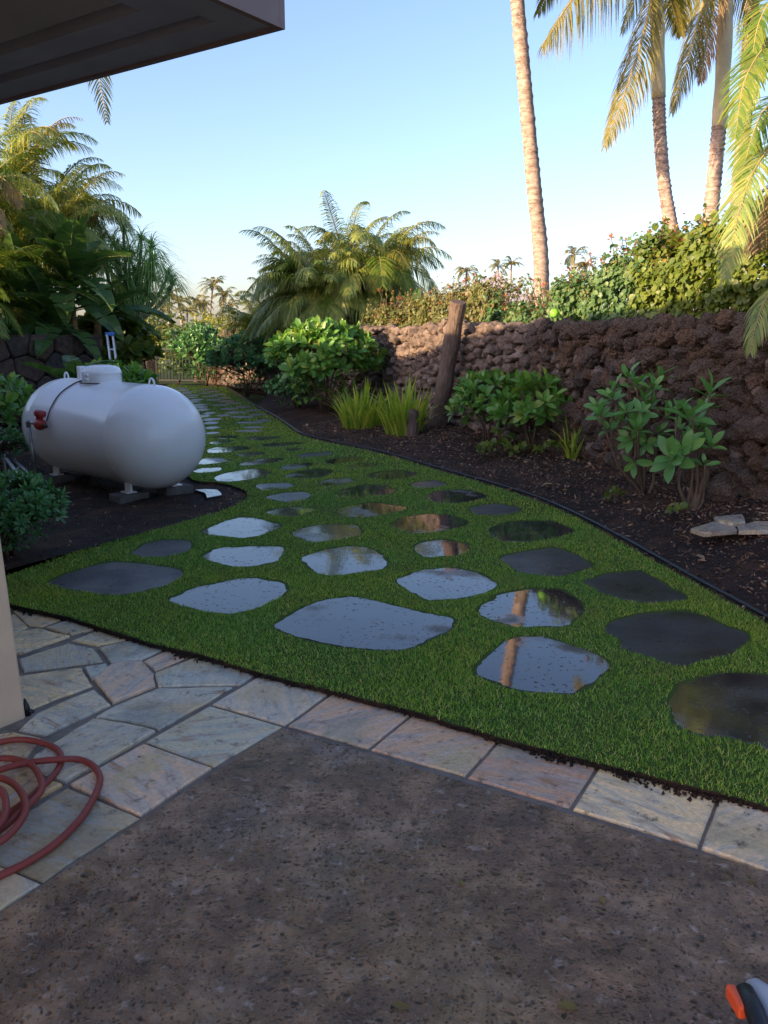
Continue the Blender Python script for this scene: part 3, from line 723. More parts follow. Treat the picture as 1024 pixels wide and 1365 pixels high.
# ------------------------------------------------------------------ grass
def grass(name, regions):
    Vs, Fs, base = [], [], 0
    A = np.array(LAWN2)
    for (y0, y1, dens, h, w) in regions:
        x0, x1 = -7.0, 3.6
        n = int((x1 - x0) * (y1 - y0) * dens)
        P = np.column_stack([rng.uniform(x0, x1, n), rng.uniform(y0, y1, n)])
        lim = np.maximum(0.55 * P[:, 1] + 0.25, 3.2)
        P = P[np.abs(P[:, 0]) < lim]
        P = P[inpoly(P, LAWN2)]
        keep = np.ones(len(P), bool)
        for s in STONES:
            sa = np.array(s); bx = (sa.min(0) - 0.03, sa.max(0) + 0.03)
            k = np.where((P[:, 0] > bx[0][0]) & (P[:, 0] < bx[1][0]) & (P[:, 1] > bx[0][1]) & (P[:, 1] < bx[1][1]) & keep)[0]
            if len(k):
                ins = inpoly(P[k], s); d = distpoly(P[k], s)
                gap = 0.002 + 0.022 * (vnoise(P[k], 22, 5) + 0.25)
                keep[k[ins | (d < gap)]] = False
        # thin, trodden spots
        thin = vnoise(P, 2.6, 8) + 0.5 * vnoise(P, 9, 9)
        keep &= rng.uniform(0, 1, len(P)) < np.clip(1.15 + thin * 0.7, 0.55, 1)
        P = P[keep]; n = len(P)
        hh = h * rng.uniform(0.45, 1.5, n) * (1 + 0.35 * vnoise(P, 4, 4)); ww = w * rng.uniform(0.7, 1.3, n)
        a = rng.uniform(0, 2 * math.pi, n); wv = np.column_stack([np.cos(a), np.sin(a), np.zeros(n)])
        la = rng.uniform(0, 2 * math.pi, n); lean = rng.uniform(0.1, 1.3, n)
        lv = np.column_stack([np.cos(la) * lean, np.sin(la) * lean, np.ones(n)])
        B = np.column_stack([P, np.full(n, Z_LAWN - 0.003)])
        mid = B + lv * hh[:, None] * np.array([0.35, 0.35, 0.6]); tip = B + lv * hh[:, None] * np.array([1.0, 1.0, 0.95])
        v = np.stack([B - wv * ww[:, None] / 2, B + wv * ww[:, None] / 2, mid + wv * ww[:, None] * .42, mid - wv * ww[:, None] * .42, tip], 1)
        i = base + np.arange(n)[:, None] * 5
        Fs.append(np.concatenate([i + [0, 1, 2], i + [0, 2, 3], i + [3, 2, 4]], 0)); Vs.append(v.reshape(-1, 3)); base += n * 5
    o = link(name, np_mesh(name, np.concatenate(Vs), np.concatenate(Fs)), M['grass'])
    return tag(o, 'short dense lawn grass growing between the stepping stones', None, None, 'stuff')
grass('grass', [(2.0, 5.0, 19000, 0.017, 0.0030), (5.0, 6.6, 12000, 0.017, 0.0037), (6.6, 9.0, 5600, 0.018, 0.005), (9.0, 13.5, 2400, 0.019, 0.008), (13.5, 23.5, 900, 0.020, 0.013)])

# mulch chips and crumbs
def flakes(name, n, region, size, mat, lab, zoff=0.0):
    P = np.column_stack([rng.uniform(region[0], region[1], n), rng.uniform(region[2], region[3], n)])
    P = P[(~inpoly(P, LAWN2)) & patio_side(P) & (np.abs(P[:, 0]) < 0.55 * P[:, 1] + .2)]
    wx = np.interp(P[:, 1], [1.9, 6.55, 9.05, 11.9, 14.7, 22.7], [5.2, 3.12, 2.1, 1.1, 0.1, -4.3])
    P = P[P[:, 0] < wx + 0.05]
    if 'right' in lab or True:
        d = distpoly(P, LAWN2); P = P[rng.uniform(0, 1, len(P)) < np.clip(0.25 + d * 0.9, 0, 1)]
    n = len(P); s = size * rng.uniform(0.4, 1.5, n)
    z = bed_z(P) + 0.004 + s * 0.15
    U = rng.normal(size=(n, 3)); U[:, 2] *= 0.45; U /= np.linalg.norm(U, axis=1)[:, None]
    W = rng.normal(size=(n, 3)); W[:, 2] *= 0.5; W -= U * (U * W).sum(1)[:, None]; W /= np.linalg.norm(W, axis=1)[:, None]
    Nn = np.cross(U, W)
    C = np.column_stack([P, z]); L = s[:, None]; B = (s * rng.uniform(0.15, 0.5, n))[:, None]
    v = np.stack([C - U * L / 2, C - W * B / 2 + Nn * B * .2, C + U * L / 2, C + W * B / 2 + Nn * B * .2], 1).reshape(-1, 3)
    i = np.arange(n)[:, None] * 4
    o = link(name, np_mesh(name, v, np.concatenate([i + [0, 1, 2], i + [0, 2, 3]], 0)), M[mat])
    return tag(o, lab, None, None, 'stuff')
flakes('mulch', 90000, (-1.5, 4.2, 3.0, 13.0), 0.030, 'chip', 'loose bark mulch strewn over the right planting bed')
flakes('mulch', 16000, (-7.0, 0.5, 4.0, 12.0), 0.028, 'chip', 'loose dark bark in the soil bed round the tank')
flakes('leaf_litter', 1300, (-1.5, 4.2, 3.4, 13.0), 0.055, 'deadleaf', 'small dry leaf scraps scattered on the mulch')

# soil crumbs spilling from the cut edge of the turf
def crumbs():
    Vs, Fs, base = [], [], 0
    T = np.array([[0, 0, 1], [.94, 0, -.33], [-.47, .82, -.33], [-.47, -.82, -.33]]); TF = np.array([[0, 1, 2], [0, 2, 3], [0, 3, 1], [1, 3, 2]])
    L = lawn_out; seg = list(zip(L, L[1:]))
    for k in range(2600):
        a, c = R.choice(seg[1:-1]); t = R.random(); p = a.lerp(c, t); q = abs(R.gauss(0, 1)) * .013 * (1.5 if noise.noise(p * 3) > .1 else .6)
        p = p - E2 * (q - .006) ; s_ = R.uniform(.003, .009) * (1 + .6 * R.random() ** 4)
        v = T * s_ * rng.uniform(.6, 1.4, (4, 3)); an = R.uniform(0, 6.28); ca, sa = math.cos(an), math.sin(an)
        v = np.column_stack([v[:, 0] * ca - v[:, 1] * sa, v[:, 0] * sa + v[:, 1] * ca, v[:, 2]]) + np.array([p.x, p.y, max(.002, .012 - q * .4) + s_ * .3])
        Vs.append(v); Fs.append(TF + base); base += 4
    o = link('soil_crumbs', np_mesh('soil_crumbs', np.concatenate(Vs), np.concatenate(Fs)), M['soil'])
    tag(o, 'dark soil crumbs along the cut turf edge on the flagstones', None, None, 'stuff')
crumbs()

# ------------------------------------------------------------------ house: pillar, walls, eave, roof
HP = Vector((-1.425, 3.05, 0))
H1 = Vector((0.825, -0.566, 0)); H2 = Vector((0.566, 0.825, 0))
def hp(u, v, z): return HP + H1 * u + H2 * v + Vector((0, 0, z))
house = thing('house', 'low beige stucco house with a dark boxed eave and a corner pillar', 'house', HP)
b = MB()        # battered corner pillar
lo = [hp(0.0, 0.0, -.02), hp(0.0, -0.62, -.02), hp(-0.62, -0.62, -.02), hp(-0.62, 0.0, -.02)]
k_ = 0.065
hi = [hp(-k_, -k_, 2.72), hp(-k_, -0.62 + k_, 2.72), hp(-0.62 + k_, -0.62 + k_, 2.72), hp(-0.62 + k_, -k_, 2.72)]
b.add(lo + hi, [(3, 2, 1, 0), (4, 5, 6, 7), (0, 1, 5, 4), (1, 2, 6, 5), (2, 3, 7, 6), (3, 0, 4, 7)])
o = b.build('pillar', M['stucco'], house, smooth=False); soft(o, 0.012, 2)
b = MB()
b.box(hp(-33, -0.62, -.02), H1 * 32.6, H2 * 0.2, (0, 0, 2.76)); b.box(hp(-0.62, -10.5, -.02), H1 * 0.2, H2 * 10.1, (0, 0, 2.76))
b.box(hp(-33, -10.5, -.02), H1 * 0.2, H2 * 9.8, (0, 0, 2.76)); b.box(hp(-33, -10.7, -.02), H1 * 32.6, H2 * 0.2, (0, 0, 2.76))
b.build('wall', M['stucco'], house, smooth=False)
# eave
ec = Vector((-0.405, 3.73, 0)); EU, EV = (ec - HP).dot(H1), (ec - HP).dot(H2)
UL, VB = -34.2, -11.8  # unseen far end lengthened to keep low sun off the far lawn
def rim(d0, d1, z0, z1, name, mat):
    b = MB()
    b.box(hp(UL, EV - d1, z0), H1 * (EU - d0 - UL), H2 * (d1 - d0), (0, 0, z1 - z0))
    b.box(hp(EU - d1, VB, z0), H1 * (d1 - d0), H2 * (EV - d1 - VB - 0.001), (0, 0, z1 - z0))
    return b.build(name, M[mat], house, smooth=False)
rim(0.0, 0.03, 2.70, 3.00, 'fascia', 'fascia')
rim(0.031, 0.20, 2.712, 2.86, 'eave_board', 'trim')
rim(0.201, 0.235, 2.765, 2.86, 'shadow_groove', 'soffit')
rim(0.236, 0.40, 2.735, 2.86, 'eave_board', 'trim')
rim(0.401, 0.44, 2.79, 2.86, 'shadow_groove', 'soffit')
b = MB(); b.box(hp(UL, VB, 2.765), H1 * (EU - 0.441 - UL), H2 * (EV - 0.441 - VB), (0, 0, 0.06)); b.build('soffit', M['soffit'], house, smooth=False)
b = MB()
z0, z1, run = 2.99, 4.28, (EV - VB) / 2  # unseen ridge, height shaped by where its shade ends on the lava wall
A_, B_, C_, D_ = hp(UL - .05, EV + .05, z0), hp(EU + .05, EV + .05, z0), hp(EU + .05, VB - .05, z0), hp(UL - .05, VB - .05, z0)
r1, r2 = hp(EU - run, (EV + VB) / 2, z1), hp(UL + run, (EV + VB) / 2, z1)
b.add([A_, B_, C_, D_, r1, r2], [(0, 1, 4, 5), (1, 2, 4), (2, 3, 5, 4), (3, 0, 5), (3, 2, 1, 0)])
b.build('roof', M['roof'], house, smooth=False)

# ================================================================== WALLS
def rock_mesh(name, seed, sub=4, amp=0.24):
    bm = bmesh.new(); bmesh.ops.create_icosphere(bm, subdivisions=sub, radius=1.0)
    off = Vector((seed * 13.7, seed * 5.1, seed * 2.3))
    for v in bm.verts:
        p = v.co.copy()
        # squarish lump, then three octaves of roughness
        q = Vector([math.copysign(abs(x) ** 0.8, x) for x in p])
        d = 1 + amp * noise.noise(p * 1.1 + off) + 0.24 * noise.noise(p * 2.2 + off) + 0.18 * (0.5 - abs(noise.noise(p * 3.4 + off))) + 0.12 * noise.noise(p * 6.0 + off) + 0.07 * noise.noise(p * 13 + off)
        d -= 0.1
        v.co = q * d
    me = bpy.data.meshes.new(name); bm.to_mesh(me); bm.free()
    me.polygons.foreach_set('use_smooth', [True] * len(me.polygons))
    me.materials.append(M['lava'])
    return me
ROCKS = [rock_mesh('rock', i + 1) for i in range(9)]
ROCKS_LO = [rock_mesh('rock_small', i + 31, 3) for i in range(5)]

class Path2:
    def __init__(self, pts):
        self.p = [Vector(q) for q in pts]; self.s = [0.0]
        for a, b in zip(self.p, self.p[1:]): self.s.append(self.s[-1] + (b - a).length)
        self.L = self.s[-1]
    def __call__(self, s):
        for i in range(len(self.p) - 1):
            if s <= self.s[i + 1] or i == len(self.p) - 2:
                a, b = self.p[i], self.p[i + 1]; t = (s - self.s[i]) / (self.s[i + 1] - self.s[i])
                d = (b - a).normalized(); return a.lerp(b, t), d, Vector((-d.y, d.x, 0))
WP = Path2(catmull(WALL_LINE, 5))
def wall_top(s): return 1.60 + 0.02 * math.sin(s * 1.3) - 0.006 * max(0, s - 9)
lava = thing('lava_rock_wall', 'long wall of rough brown lava rocks along the planting bed on the right', 'wall', WP(6)[0])
# core
b = MB(); n = 60
for i in range(n + 1):
    p, d, nn = WP(WP.L * i / n); t = wall_top(WP.L * i / n) - 0.10
    b.v += [tuple(p - nn * 0.02 + Vector((0, 0, -.05))), tuple(p - nn * 0.02 + Vector((0, 0, t))), tuple(p - nn * 0.50 + Vector((0, 0, t))), tuple(p - nn * 0.50 + Vector((0, 0, -.05)))]
for i in range(n):
    for k in range(4): b.f.append((i * 4 + k, i * 4 + (k + 1) % 4, i * 4 + 4 + (k + 1) % 4, i * 4 + 4 + k)); b.mi.append(0)
b.build('wall_core', M['core'], lava, smooth=False)
def rock_mats(s, z, w, h, dep, out=0.0):
    p, d, nn = WP(s)
    Q = Quaternion((R.gauss(0, 1), R.gauss(0, 1), R.gauss(0, 1), R.gauss(0, 1))).normalized().to_matrix()
    for i in range(3): pass
    B = Matrix((d, nn, Vector((0, 0, 1)))).transposed()
    A = B @ Matrix.Diagonal((w, dep, h)) @ Q
    Mx = A.to_4x4(); Mx.translation = p + nn * (0.02 + out) + Vector((0, 0, z)); return Mx
cand = []
s = 0.3
while s < WP.L - 0.1:
    cols = 1
    zt = wall_top(s); pz = WP(s)[0]; z0 = max(0.0, bed_at(pz.x - .1, pz.y)) 
    z = z0 - 0.02
    while z < zt - 0.04:
        h = R.uniform(0.052, 0.098)
        if z + 2 * h > zt - 0.05: h = max(0.06, (zt - z) / 2)
        w = R.uniform(0.060, 0.102)
        cand.append((s + R.uniform(-.06, .06), z + h * 0.95, w, h * 0.96, R.uniform(0.08, 0.14), R.uniform(-0.07, 0.06)))
        z += 2 * h * 0.86
    s += 0.146
def visible_px(c):
    p, d, nn = WP(c[0]); q = Vector((p.x, p.y, c[1]))
    f = q.y * _c - (q.z - CAM_H) * _s
    return CXP + FPX * q.x / f if f > 0.1 else 9e9
cand_v = [(c, visible_px(c)) for c in cand]
inv = [c for c, x in cand_v if 455 < x < 1075]
inv.sort(key=lambda c: (WP(c[0])[0]).length)
near300 = inv[:300]; ids = set(id(c) for c in near300)
for c in near300:
    place('rock', R.choice(ROCKS), None, lava, rock_mats(*c))
def joined(name, items, parent, mat, lab=None):
    """items: (mesh, matrix) -> one mesh"""
    cache = {}; Vs, Fs, base = [], [], 0
    for me, Mx in items:
        if me.name not in cache:
            v = np.empty(len(me.vertices) * 3, np.float32); me.vertices.foreach_get('co', v)
            me.calc_loop_triangles(); t = np.empty(len(me.loop_triangles) * 3, np.int32); me.loop_triangles.foreach_get('vertices', t)
            cache[me.name] = (v.reshape(-1, 3), t.reshape(-1, 3))
        v, t = cache[me.name]; A = np.array(Mx)
        Vs.append(v @ A[:3, :3].T + A[:3, 3]); Fs.append(t + base); base += len(v)
    o = link(name, np_mesh(name, np.concatenate(Vs), np.concatenate(Fs), True), mat, parent)
    o['kind'] = 'stuff'
    return o
rest = [(R.choice(ROCKS_LO), rock_mats(*c)) for c in cand if id(c) not in ids]
# small stones wedged into the joints and the crumbly top course
for k in range(420):
    s = R.uniform(0.3, WP.L - 0.3); z = R.uniform(0.1, wall_top(s)); r_ = R.uniform(0.035, 0.075)
    rest.append((R.choice(ROCKS_LO), rock_mats(s, z, r_, r_, r_, R.uniform(0.0, 0.05))))
for k in range(330):
    s = R.uniform(0.3, WP.L - 0.3); r_ = R.uniform(0.05, 0.10)
    rest.append((R.choice(ROCKS_LO), rock_mats(s, wall_top(s) - 0.055 + R.uniform(-.012, .012), r_ * 1.2, r_ * 0.55, r_, -R.uniform(0.0, 0.45))))
joined('rubble', rest, lava, M['lava'])
# loose rocks at its foot
for (px, py, r_, lab) in [(962, 668, 0.11, 'brown lava rock lying at the wall foot left of the flat stone scraps'), (648, 560, 0.09, 'small lava rock half hidden under the bush right of the post')]:
    p = at(px, py, 0.15)
    o = link('loose_rock', R.choice(ROCKS), None); o.location = p + Vector((0, 0, r_ * .4)); o.scale = (r_ * 1.2, r_, r_ * .85); o.rotation_euler = (R.random(), R.random(), R.random() * 6)
    tag(o, lab, 'rock')

# fitted-stone walls on the left and at the end: every stone a block with recessed joints
def clip(poly, a, nrm):
    out = []
    for i in range(len(poly)):
        p, q = poly[i], poly[(i + 1) % len(poly)]
        dp = (p[0] - a[0]) * nrm[0] + (p[1] - a[1]) * nrm[1]; dq = (q[0] - a[0]) * nrm[0] + (q[1] - a[1]) * nrm[1]
        if dp <= 0: out.append(p)
        if (dp < 0 < dq) or (dq < 0 < dp):
            t = dp / (dp - dq); out.append((p[0] + t * (q[0] - p[0]), p[1] + t * (q[1] - p[1])))
    return out
def voronoi(pts, W, H):
    cells = []
    for i, p in enumerate(pts):
        poly = [(0, 0), (W, 0), (W, H), (0, H)]
        for j, q in enumerate(pts):
            if i == j: continue
            if abs(q[0] - p[0]) + abs(q[1] - p[1]) > 3.0: continue
            mid = ((p[0] + q[0]) / 2, (p[1] + q[1]) / 2)
            poly = clip(poly, mid, (q[0] - p[0], q[1] - p[1]))
            if len(poly) < 3: break
        if len(poly) >= 3: cells.append(poly)
    return cells
def fitted_wall(name, label, A, Bp, H, cell, depth=0.45, as_parts=True, zb=-0.05):
    A, Bp = Vector(A), Vector(Bp); d = (Bp - A); W = d.length; d.normalize(); nn = Vector((d.y, -d.x, 0))
    if nn.dot(-A) < 0: nn = -nn
    w = thing(name, label, 'wall', A)
    b = MB(); b.box(A + nn * -0.04 + Vector((0, 0, zb)), d * W, nn * -depth, (0, 0, H - zb - 0.03)); b.build('wall_core', M['core'], w, smooth=False)
    pts = []
    nx, nz = max(2, int(W / cell)), max(2, int(H / (cell * 0.72)))
    for i in range(nx):
        for j in range(nz):
            pts.append(((i + 0.5 + 0.5 * (j % 2) - .25 + R.uniform(-.28, .28)) * W / nx, (j + 0.5 + R.uniform(-.3, .3)) * H / nz))
    allm = MB()
    for poly in voronoi(pts, W, H):
        cx = sum(p[0] for p in poly) / len(poly); cz = sum(p[1] for p in poly) / len(poly)
        g = 0.010; dep = R.uniform(0.03, 0.065)
        mb = MB() if as_parts else allm
        # rounded outline: corner-cut polygon
        pc = []
        for i in range(len(poly)):
            p, q, r_ = poly[i - 1], poly[i], poly[(i + 1) % len(poly)]
            pc += [(q[0] + (p[0] - q[0]) * .12, q[1] + (p[1] - q[1]) * .12), (q[0] + (r_[0] - q[0]) * .12, q[1] + (r_[1] - q[1]) * .12)]
        rings = []
        for f_, o_ in ((1.0, -0.06), (1.0, dep * 0.4), (0.86, dep)):
            rr = []
            for x, z in pc:
                L = math.hypot(x - cx, z - cz) + 1e-6; k = max(0.3, (L - g) / L) * f_
                jx = noise.noise(Vector((x * 7, z * 7, f_))) * 0.012
                rr.append(A + d * (cx + (x - cx) * k + jx) + nn * (o_ + jx) + Vector((0, 0, cz + (z - cz) * k)))
            rings.append(rr)
        m_ = len(pc); vs = [p for r_ in rings for p in r_]; ctr = A + d * cx + nn * (dep + R.uniform(0, .015)) + Vector((0, 0, cz)); vs.append(ctr)
        fs = []
        for a in range(2):
            for k in range(m_): fs.append((a * m_ + k, a * m_ + (k + 1) % m_, (a + 1) * m_ + (k + 1) % m_, (a + 1) * m_ + k))
        for k in range(m_): fs.append((2 * m_ + k, 2 * m_ + (k + 1) % m_, len(vs) - 1))
        mb.add(vs, fs)
        if as_parts: mb.build('stone', M['darkstone'], w, smooth=False)
    if not as_parts:
        o = allm.build('stone_facing', M['darkstone'], w, smooth=False); o['kind'] = 'stuff'
    # capping course
    b = MB(); x = -0.02
    while x < W:
        l = R.uniform(0.35, 0.7); l = min(l, W + .02 - x)
        b.box(A + d * x + nn * 0.03 + Vector((0, 0, H - 0.05 + R.uniform(-.008, .012))), d * (l - 0.012), nn * -(depth + 0.05), (0, 0, 0.07)); x += l
    b.build('capping', M['darkstone'], w, smooth=False)
    return w
fitted_wall('stone_wall', 'dark fitted-stone garden wall behind the white tank', (-8.6, 9.6, 0), (-4.95, 14.75, 0), 1.40, 0.46)
fitted_wall('stone_wall', 'short dark wall piece set back behind the ladder', (-5.35, 16.6, 0), (-5.36 + .06, 18.2, 0), 1.40, 0.42)
fitted_wall('stone_wall', 'dark end wall between the black gate and the lava rock wall', (-5.0, 23.75, 0), (-4.15, 22.75, 0), 1.12, 0.36)
fitted_wall('stone_wall', 'dark low wall at the far side of the black gate', (-7.6, 23.6, 0), (-6.55, 24.1, 0), 1.0, 0.36)

# black gate of upright bars
g = thing('metal_gate', 'black iron bar gate at the far end of the lawn path', 'gate', (-5.8, 24.0, 0))
ga, gb = Vector((-6.5, 24.05, 0.08)), Vector((-5.05, 23.85, 0.08)); gd = (gb - ga)
b = MB()
for z in (0.08, 0.95): b.box(ga + Vector((0, -.02, z - .08)), gd, (0, .04, 0), (0, 0, .04))
b.box(ga + Vector((-.04, -.03, -.08)), (.06, 0, 0), (0, .06, 0), (0, 0, 1.12)); b.box(gb + Vector((-.03, -.03, -.08)), (.06, 0, 0), (0, .06, 0), (0, 0, 1.12))
b.build('gate_frame', M['blackmetal'], g, smooth=False)
for i in range(1, 15):
    b = MB(); p = ga + gd * i / 15; b.tube([p, p + Vector((0, 0, 0.93))], 0.011, 6); b.build('bar', M['blackmetal'], g)

# ================================================================== TANK
ta, tb, TZ, TR = Vector((-2.105, 7.54, 0)), Vector((-3.25, 8.60, 0)), 0.545, 0.475
ax = (tb - ta).normalized(); sidev = Vector((-ax.y, ax.x, 0))
if sidev.dot(-ta) < 0: sidev = -sidev            # towards the camera
tank = thing('propane_tank', 'white horizontal gas tank with domed ends standing in the black soil bed', 'gas tank', Vector(((ta.x + tb.x) / 2, (ta.y + tb.y) / 2, 0)))
MT = Matrix((Vector((0, 0, 1)), sidev, ax)).transposed().to_4x4()      # local z = axis, local x = up
if MT.to_3x3().determinant() < 0: MT = Matrix((Vector((0, 0, 1)), -sidev, ax)).transposed().to_4x4()
MT.translation = ta + Vector((0, 0, TZ))
Ls = (tb - ta).length
prof = []
for k in range(0, 21):
    a = math.pi / 2 * (1 - k / 20); prof.append((TR * math.cos(a), -TR * 0.94 * math.sin(a)))
prof[0] = (0.001, prof[0][1])
prof += [(TR, 0.03), (TR + .001, 0.036), (TR + .001, 0.052), (TR, 0.058), (TR, Ls - 0.058), (TR + .002, Ls - .052), (TR + .002, Ls - .036), (TR, Ls - 0.03)]
for k in range(0, 21):
    a = math.pi / 2 * k / 20; prof.append((max(0.001, TR * math.cos(a)), Ls + TR * 0.94 * math.sin(a)))
b = MB(); b.lathe(prof, MT, 72); b.build('shell', M['tank'], tank)
def on_tank(t, ang, r=TR):
    """point on the shell: t along the axis, ang from the top towards the camera, degrees"""
    return ta + ax * t + Vector((0, 0, TZ)) + Vector((0, 0, 1)) * r * math.cos(rad(ang)) + sidev * r * math.sin(rad(ang))
# dome lid over the fittings
dc = on_tank(0.86, 0, TR - 0.05)
b = MB(); D_ = Matrix.Translation(dc)
b.lathe([(0.185, 0.0), (0.185, 0.12), (0.189, 0.123), (0.189, 0.134), (0.184, 0.148), (0.165, 0.176), (0.13, 0.193), (0.07, 0.202), (0.001, 0.204)], D_, 40)
lid = b.build('dome_lid', M['tank'], tank)
b = MB(); h0 = dc + sidev * 0.196 - ax * 0.06 + Vector((0, 0, 0.10)); b.box(h0, ax * -0.05, sidev * 0.012, (0, 0, 0.03)); b.box(h0 + Vector((0, 0, -.045)), ax * -0.05, sidev * 0.012, (0, 0, 0.03))
b.tube([h0 + Vector((0, 0, -.05)) + sidev * .012, h0 + Vector((0, 0, .035)) + sidev * .012], 0.006, 6)
b.build('hinge', M['tank'], lid)
b = MB(); q = dc + ax * 0.34 + Vector((0, 0, 0.03)); b.box(q - sidev * 0.03, ax * 0.06, sidev * 0.08, (0, 0, 0.15)); o = b.build('lid_stop', M['tank'], tank, smooth=False); soft(o, .008)
for t in (0.0 - 0.02, Ls + 0.02):
    b = MB(); c = on_tank(t, 0, TR - 0.012); P = [c + ax * (0.045 * math.cos(a)) + Vector((0, 0, 0.068 * math.sin(a))) for a in [math.pi * k / 10 for k in range(11)]]
    b.tube(P, 0.009, 8); b.build('lifting_lug', M['tank'], tank)
for t in (0.08, Ls - 0.08):
    for sgn in (1, -1):
        b = MB(); c = ta + ax * t + sidev * (0.24 * sgn)
        b.box(c - ax * 0.045 - sidev * 0.012 + Vector((0, 0, .06)), ax * 0.09, sidev * 0.024, (0, 0, 0.12))
        b.box(c - ax * 0.06 - sidev * 0.05 + Vector((0, 0, .055)), ax * 0.12, sidev * 0.10, (0, 0, 0.01))
        b.build('leg', M['tank'], tank, smooth=False)
b = MB(); L_ = [on_tank(1.04, 10), on_tank(1.05, 22), on_tank(1.07, 42), on_tank(1.075, 62), on_tank(1.05, 78, TR + .02)]
b.tube(catmull([p + (p - (ta + ax * 0.9 + Vector((0, 0, TZ)))).normalized() * 0.012 for p in L_], 4), 0.007, 6); b.build('gas_tube', M['copper'], tank)
# a length of the tube lying round the dome lid
P = [dc + Vector((0, 0, 0.035)) + sidev * (0.207 * math.cos(a)) + ax * (0.207 * math.sin(a)) for a in [rad(x) for x in range(-55, 66, 10)]]
b = MB(); b.tube(P, 0.006, 6); b.build('gas_tube', M['copper'], tank)
# regulator and riser, standing on the ground pipe beside the tank
rg = on_tank(1.10, 82, TR + 0.07)
reg = thing('gas_regulator', 'red gas regulator on a grey riser pipe at the side of the white tank', 'regulator', Vector((rg.x, rg.y, 0)))
b = MB(); B_ = Matrix.Translation(rg) @ Matrix.Rotation(math.atan2(ax.y, ax.x), 4, 'Z') @ Matrix.Rotation(rad(90), 4, 'Y')
b.lathe([(0.001, -.085), (.026, -.085), (.03, -.06), (.05, -.035), (.055, -.01), (.055, .015), (.045, .04), (.03, .06), (.026, .09), (.001, .09)], B_, 20)
b.build('valve_body', M['redvalve'], reg)
b = MB(); b.lathe([(.03, 0), (.032, .05), (.05, .06), (.055, .075), (.055, .10), (.045, .112), (.001, .115)], Matrix.Translation(rg + Vector((0, 0, .02)) + ax * .02) @ Matrix.Rotation(rad(12), 4, 'Y'), 20)
b.build('bonnet', M['redvalve'], reg)
b = MB(); b.tube([rg - ax * .075, rg - ax * .115 + Vector((0, 0, -.01))], .02, 10); b.build('brass_nut', M['copper'], reg)
top = rg + ax * 0.25 + Vector((0, 0, .005)); foot = Vector((top.x, top.y, 0.02)) + ax * -0.06
b = MB(); b.tube([rg + ax * .08, top - ax * .02], .015, 10); b.tube([top + ax * .015, top - ax * .03], .023, 10); b.tube([top + Vector((0, 0, .02)), top + Vector((0, 0, -.05))], .023, 10)
b.tube([top, foot + Vector((0, 0, .06))], .0175, 10); b.tube([foot + Vector((0, 0, .08)), foot + Vector((0, 0, -.02))], .024, 10); b.build('riser_pipe', M['galv'], reg)
# ground pipe from the riser to the left
gp = foot + Vector((0, 0, .03)); g2 = at(4, 600, 0.22); 
b = MB(); b.tube([gp, gp.lerp(g2, .5), g2], .019, 10); b.tube([gp - (g2 - gp).normalized() * .03, gp + (g2 - gp).normalized() * .05], .026, 10)
b.tube([g2, g2 + Vector((0, 0, .1))], .03, 10); b.tube([g2, Vector((g2.x, g2.y, -.05))], .02, 10)
tag(b.build('ground_pipe', M['galv']), 'grey pipe slanting up from the riser foot towards the left shrubs', 'pipe')
a0, a1 = at(6, 612, 0.20), at(33, 648, 0.12)
b = MB(); b.box(a0, a1 - a0, Vector((0.03, 0.01, 0)), (0, 0, .012)); b.tube([a0.lerp(a1, .5), a0.lerp(a1, .5) + Vector((.06, 0, .05))], .008, 6); b.tube([a0, Vector((a0.x, a0.y, -.05))], .012, 6); b.tube([a1 + Vector((.01, 0, 0)), Vector((a1.x + .01, a1.y, -.05))], .012, 6)
tag(b.build('metal_strip', M['alum'], smooth=False), 'silver metal strip on stakes lying above the dark left shrub', 'metal strip')
# concrete blocks under the legs
for t, sg, lab in ((0.08, 1, 'concrete block under the near tank leg on the side facing the patio'), (0.08, -1, 'concrete block under the near tank leg on the lawn side'),
                   (Ls - 0.08, 1, 'concrete block under the far tank leg on the side facing the patio'), (Ls - 0.08, -1, 'concrete block under the far tank leg on the lawn side')):
    b = MB(); c = ta + ax * t + sidev * (0.24 * sg)
    b.box(c - ax * 0.10 - sidev * 0.15 + Vector((0, 0, -.04)), ax * 0.20, sidev * 0.30, (0, 0, 0.094))
    o = b.build('concrete_block', M['concrete'], smooth=False); soft(o, .015); tag(o, lab, 'block')
# ladder leaning on the wall behind
lad = thing('ladder', 'aluminium ladder with blue top cap leaning behind the white tank', 'ladder', (-4.65, 14.2, 0))
l0, l1 = atY(153, 500, 14.0), atY(146, 446, 14.45); l0 = l1 + (l0 - l1) * 2.1; sd_ = Vector((0.042, 0.02, 0))
for s_ in (1, -1):
    b = MB(); b.box(l0 + sd_ * s_ - Vector((.012, 0, 0)), (.024, 0, 0), (0, .05, 0), l1 - l0); b.build('rail', M['alum'], lad, smooth=False)
for k in range(1, 7):
    b = MB(); p = l0.lerp(l1, k / 7.3) + Vector((0, .02, 0)); b.tube([p - sd_, p + sd_], .014, 8); b.build('rung', M['alum'], lad)
b = MB(); b.box(l1 - Vector((.075, .01, .02)), (.15, 0, 0), (0, .10, 0), (0, 0, .06)); o = b.build('top_cap', M['blue'], lad, smooth=False); soft(o, .01)

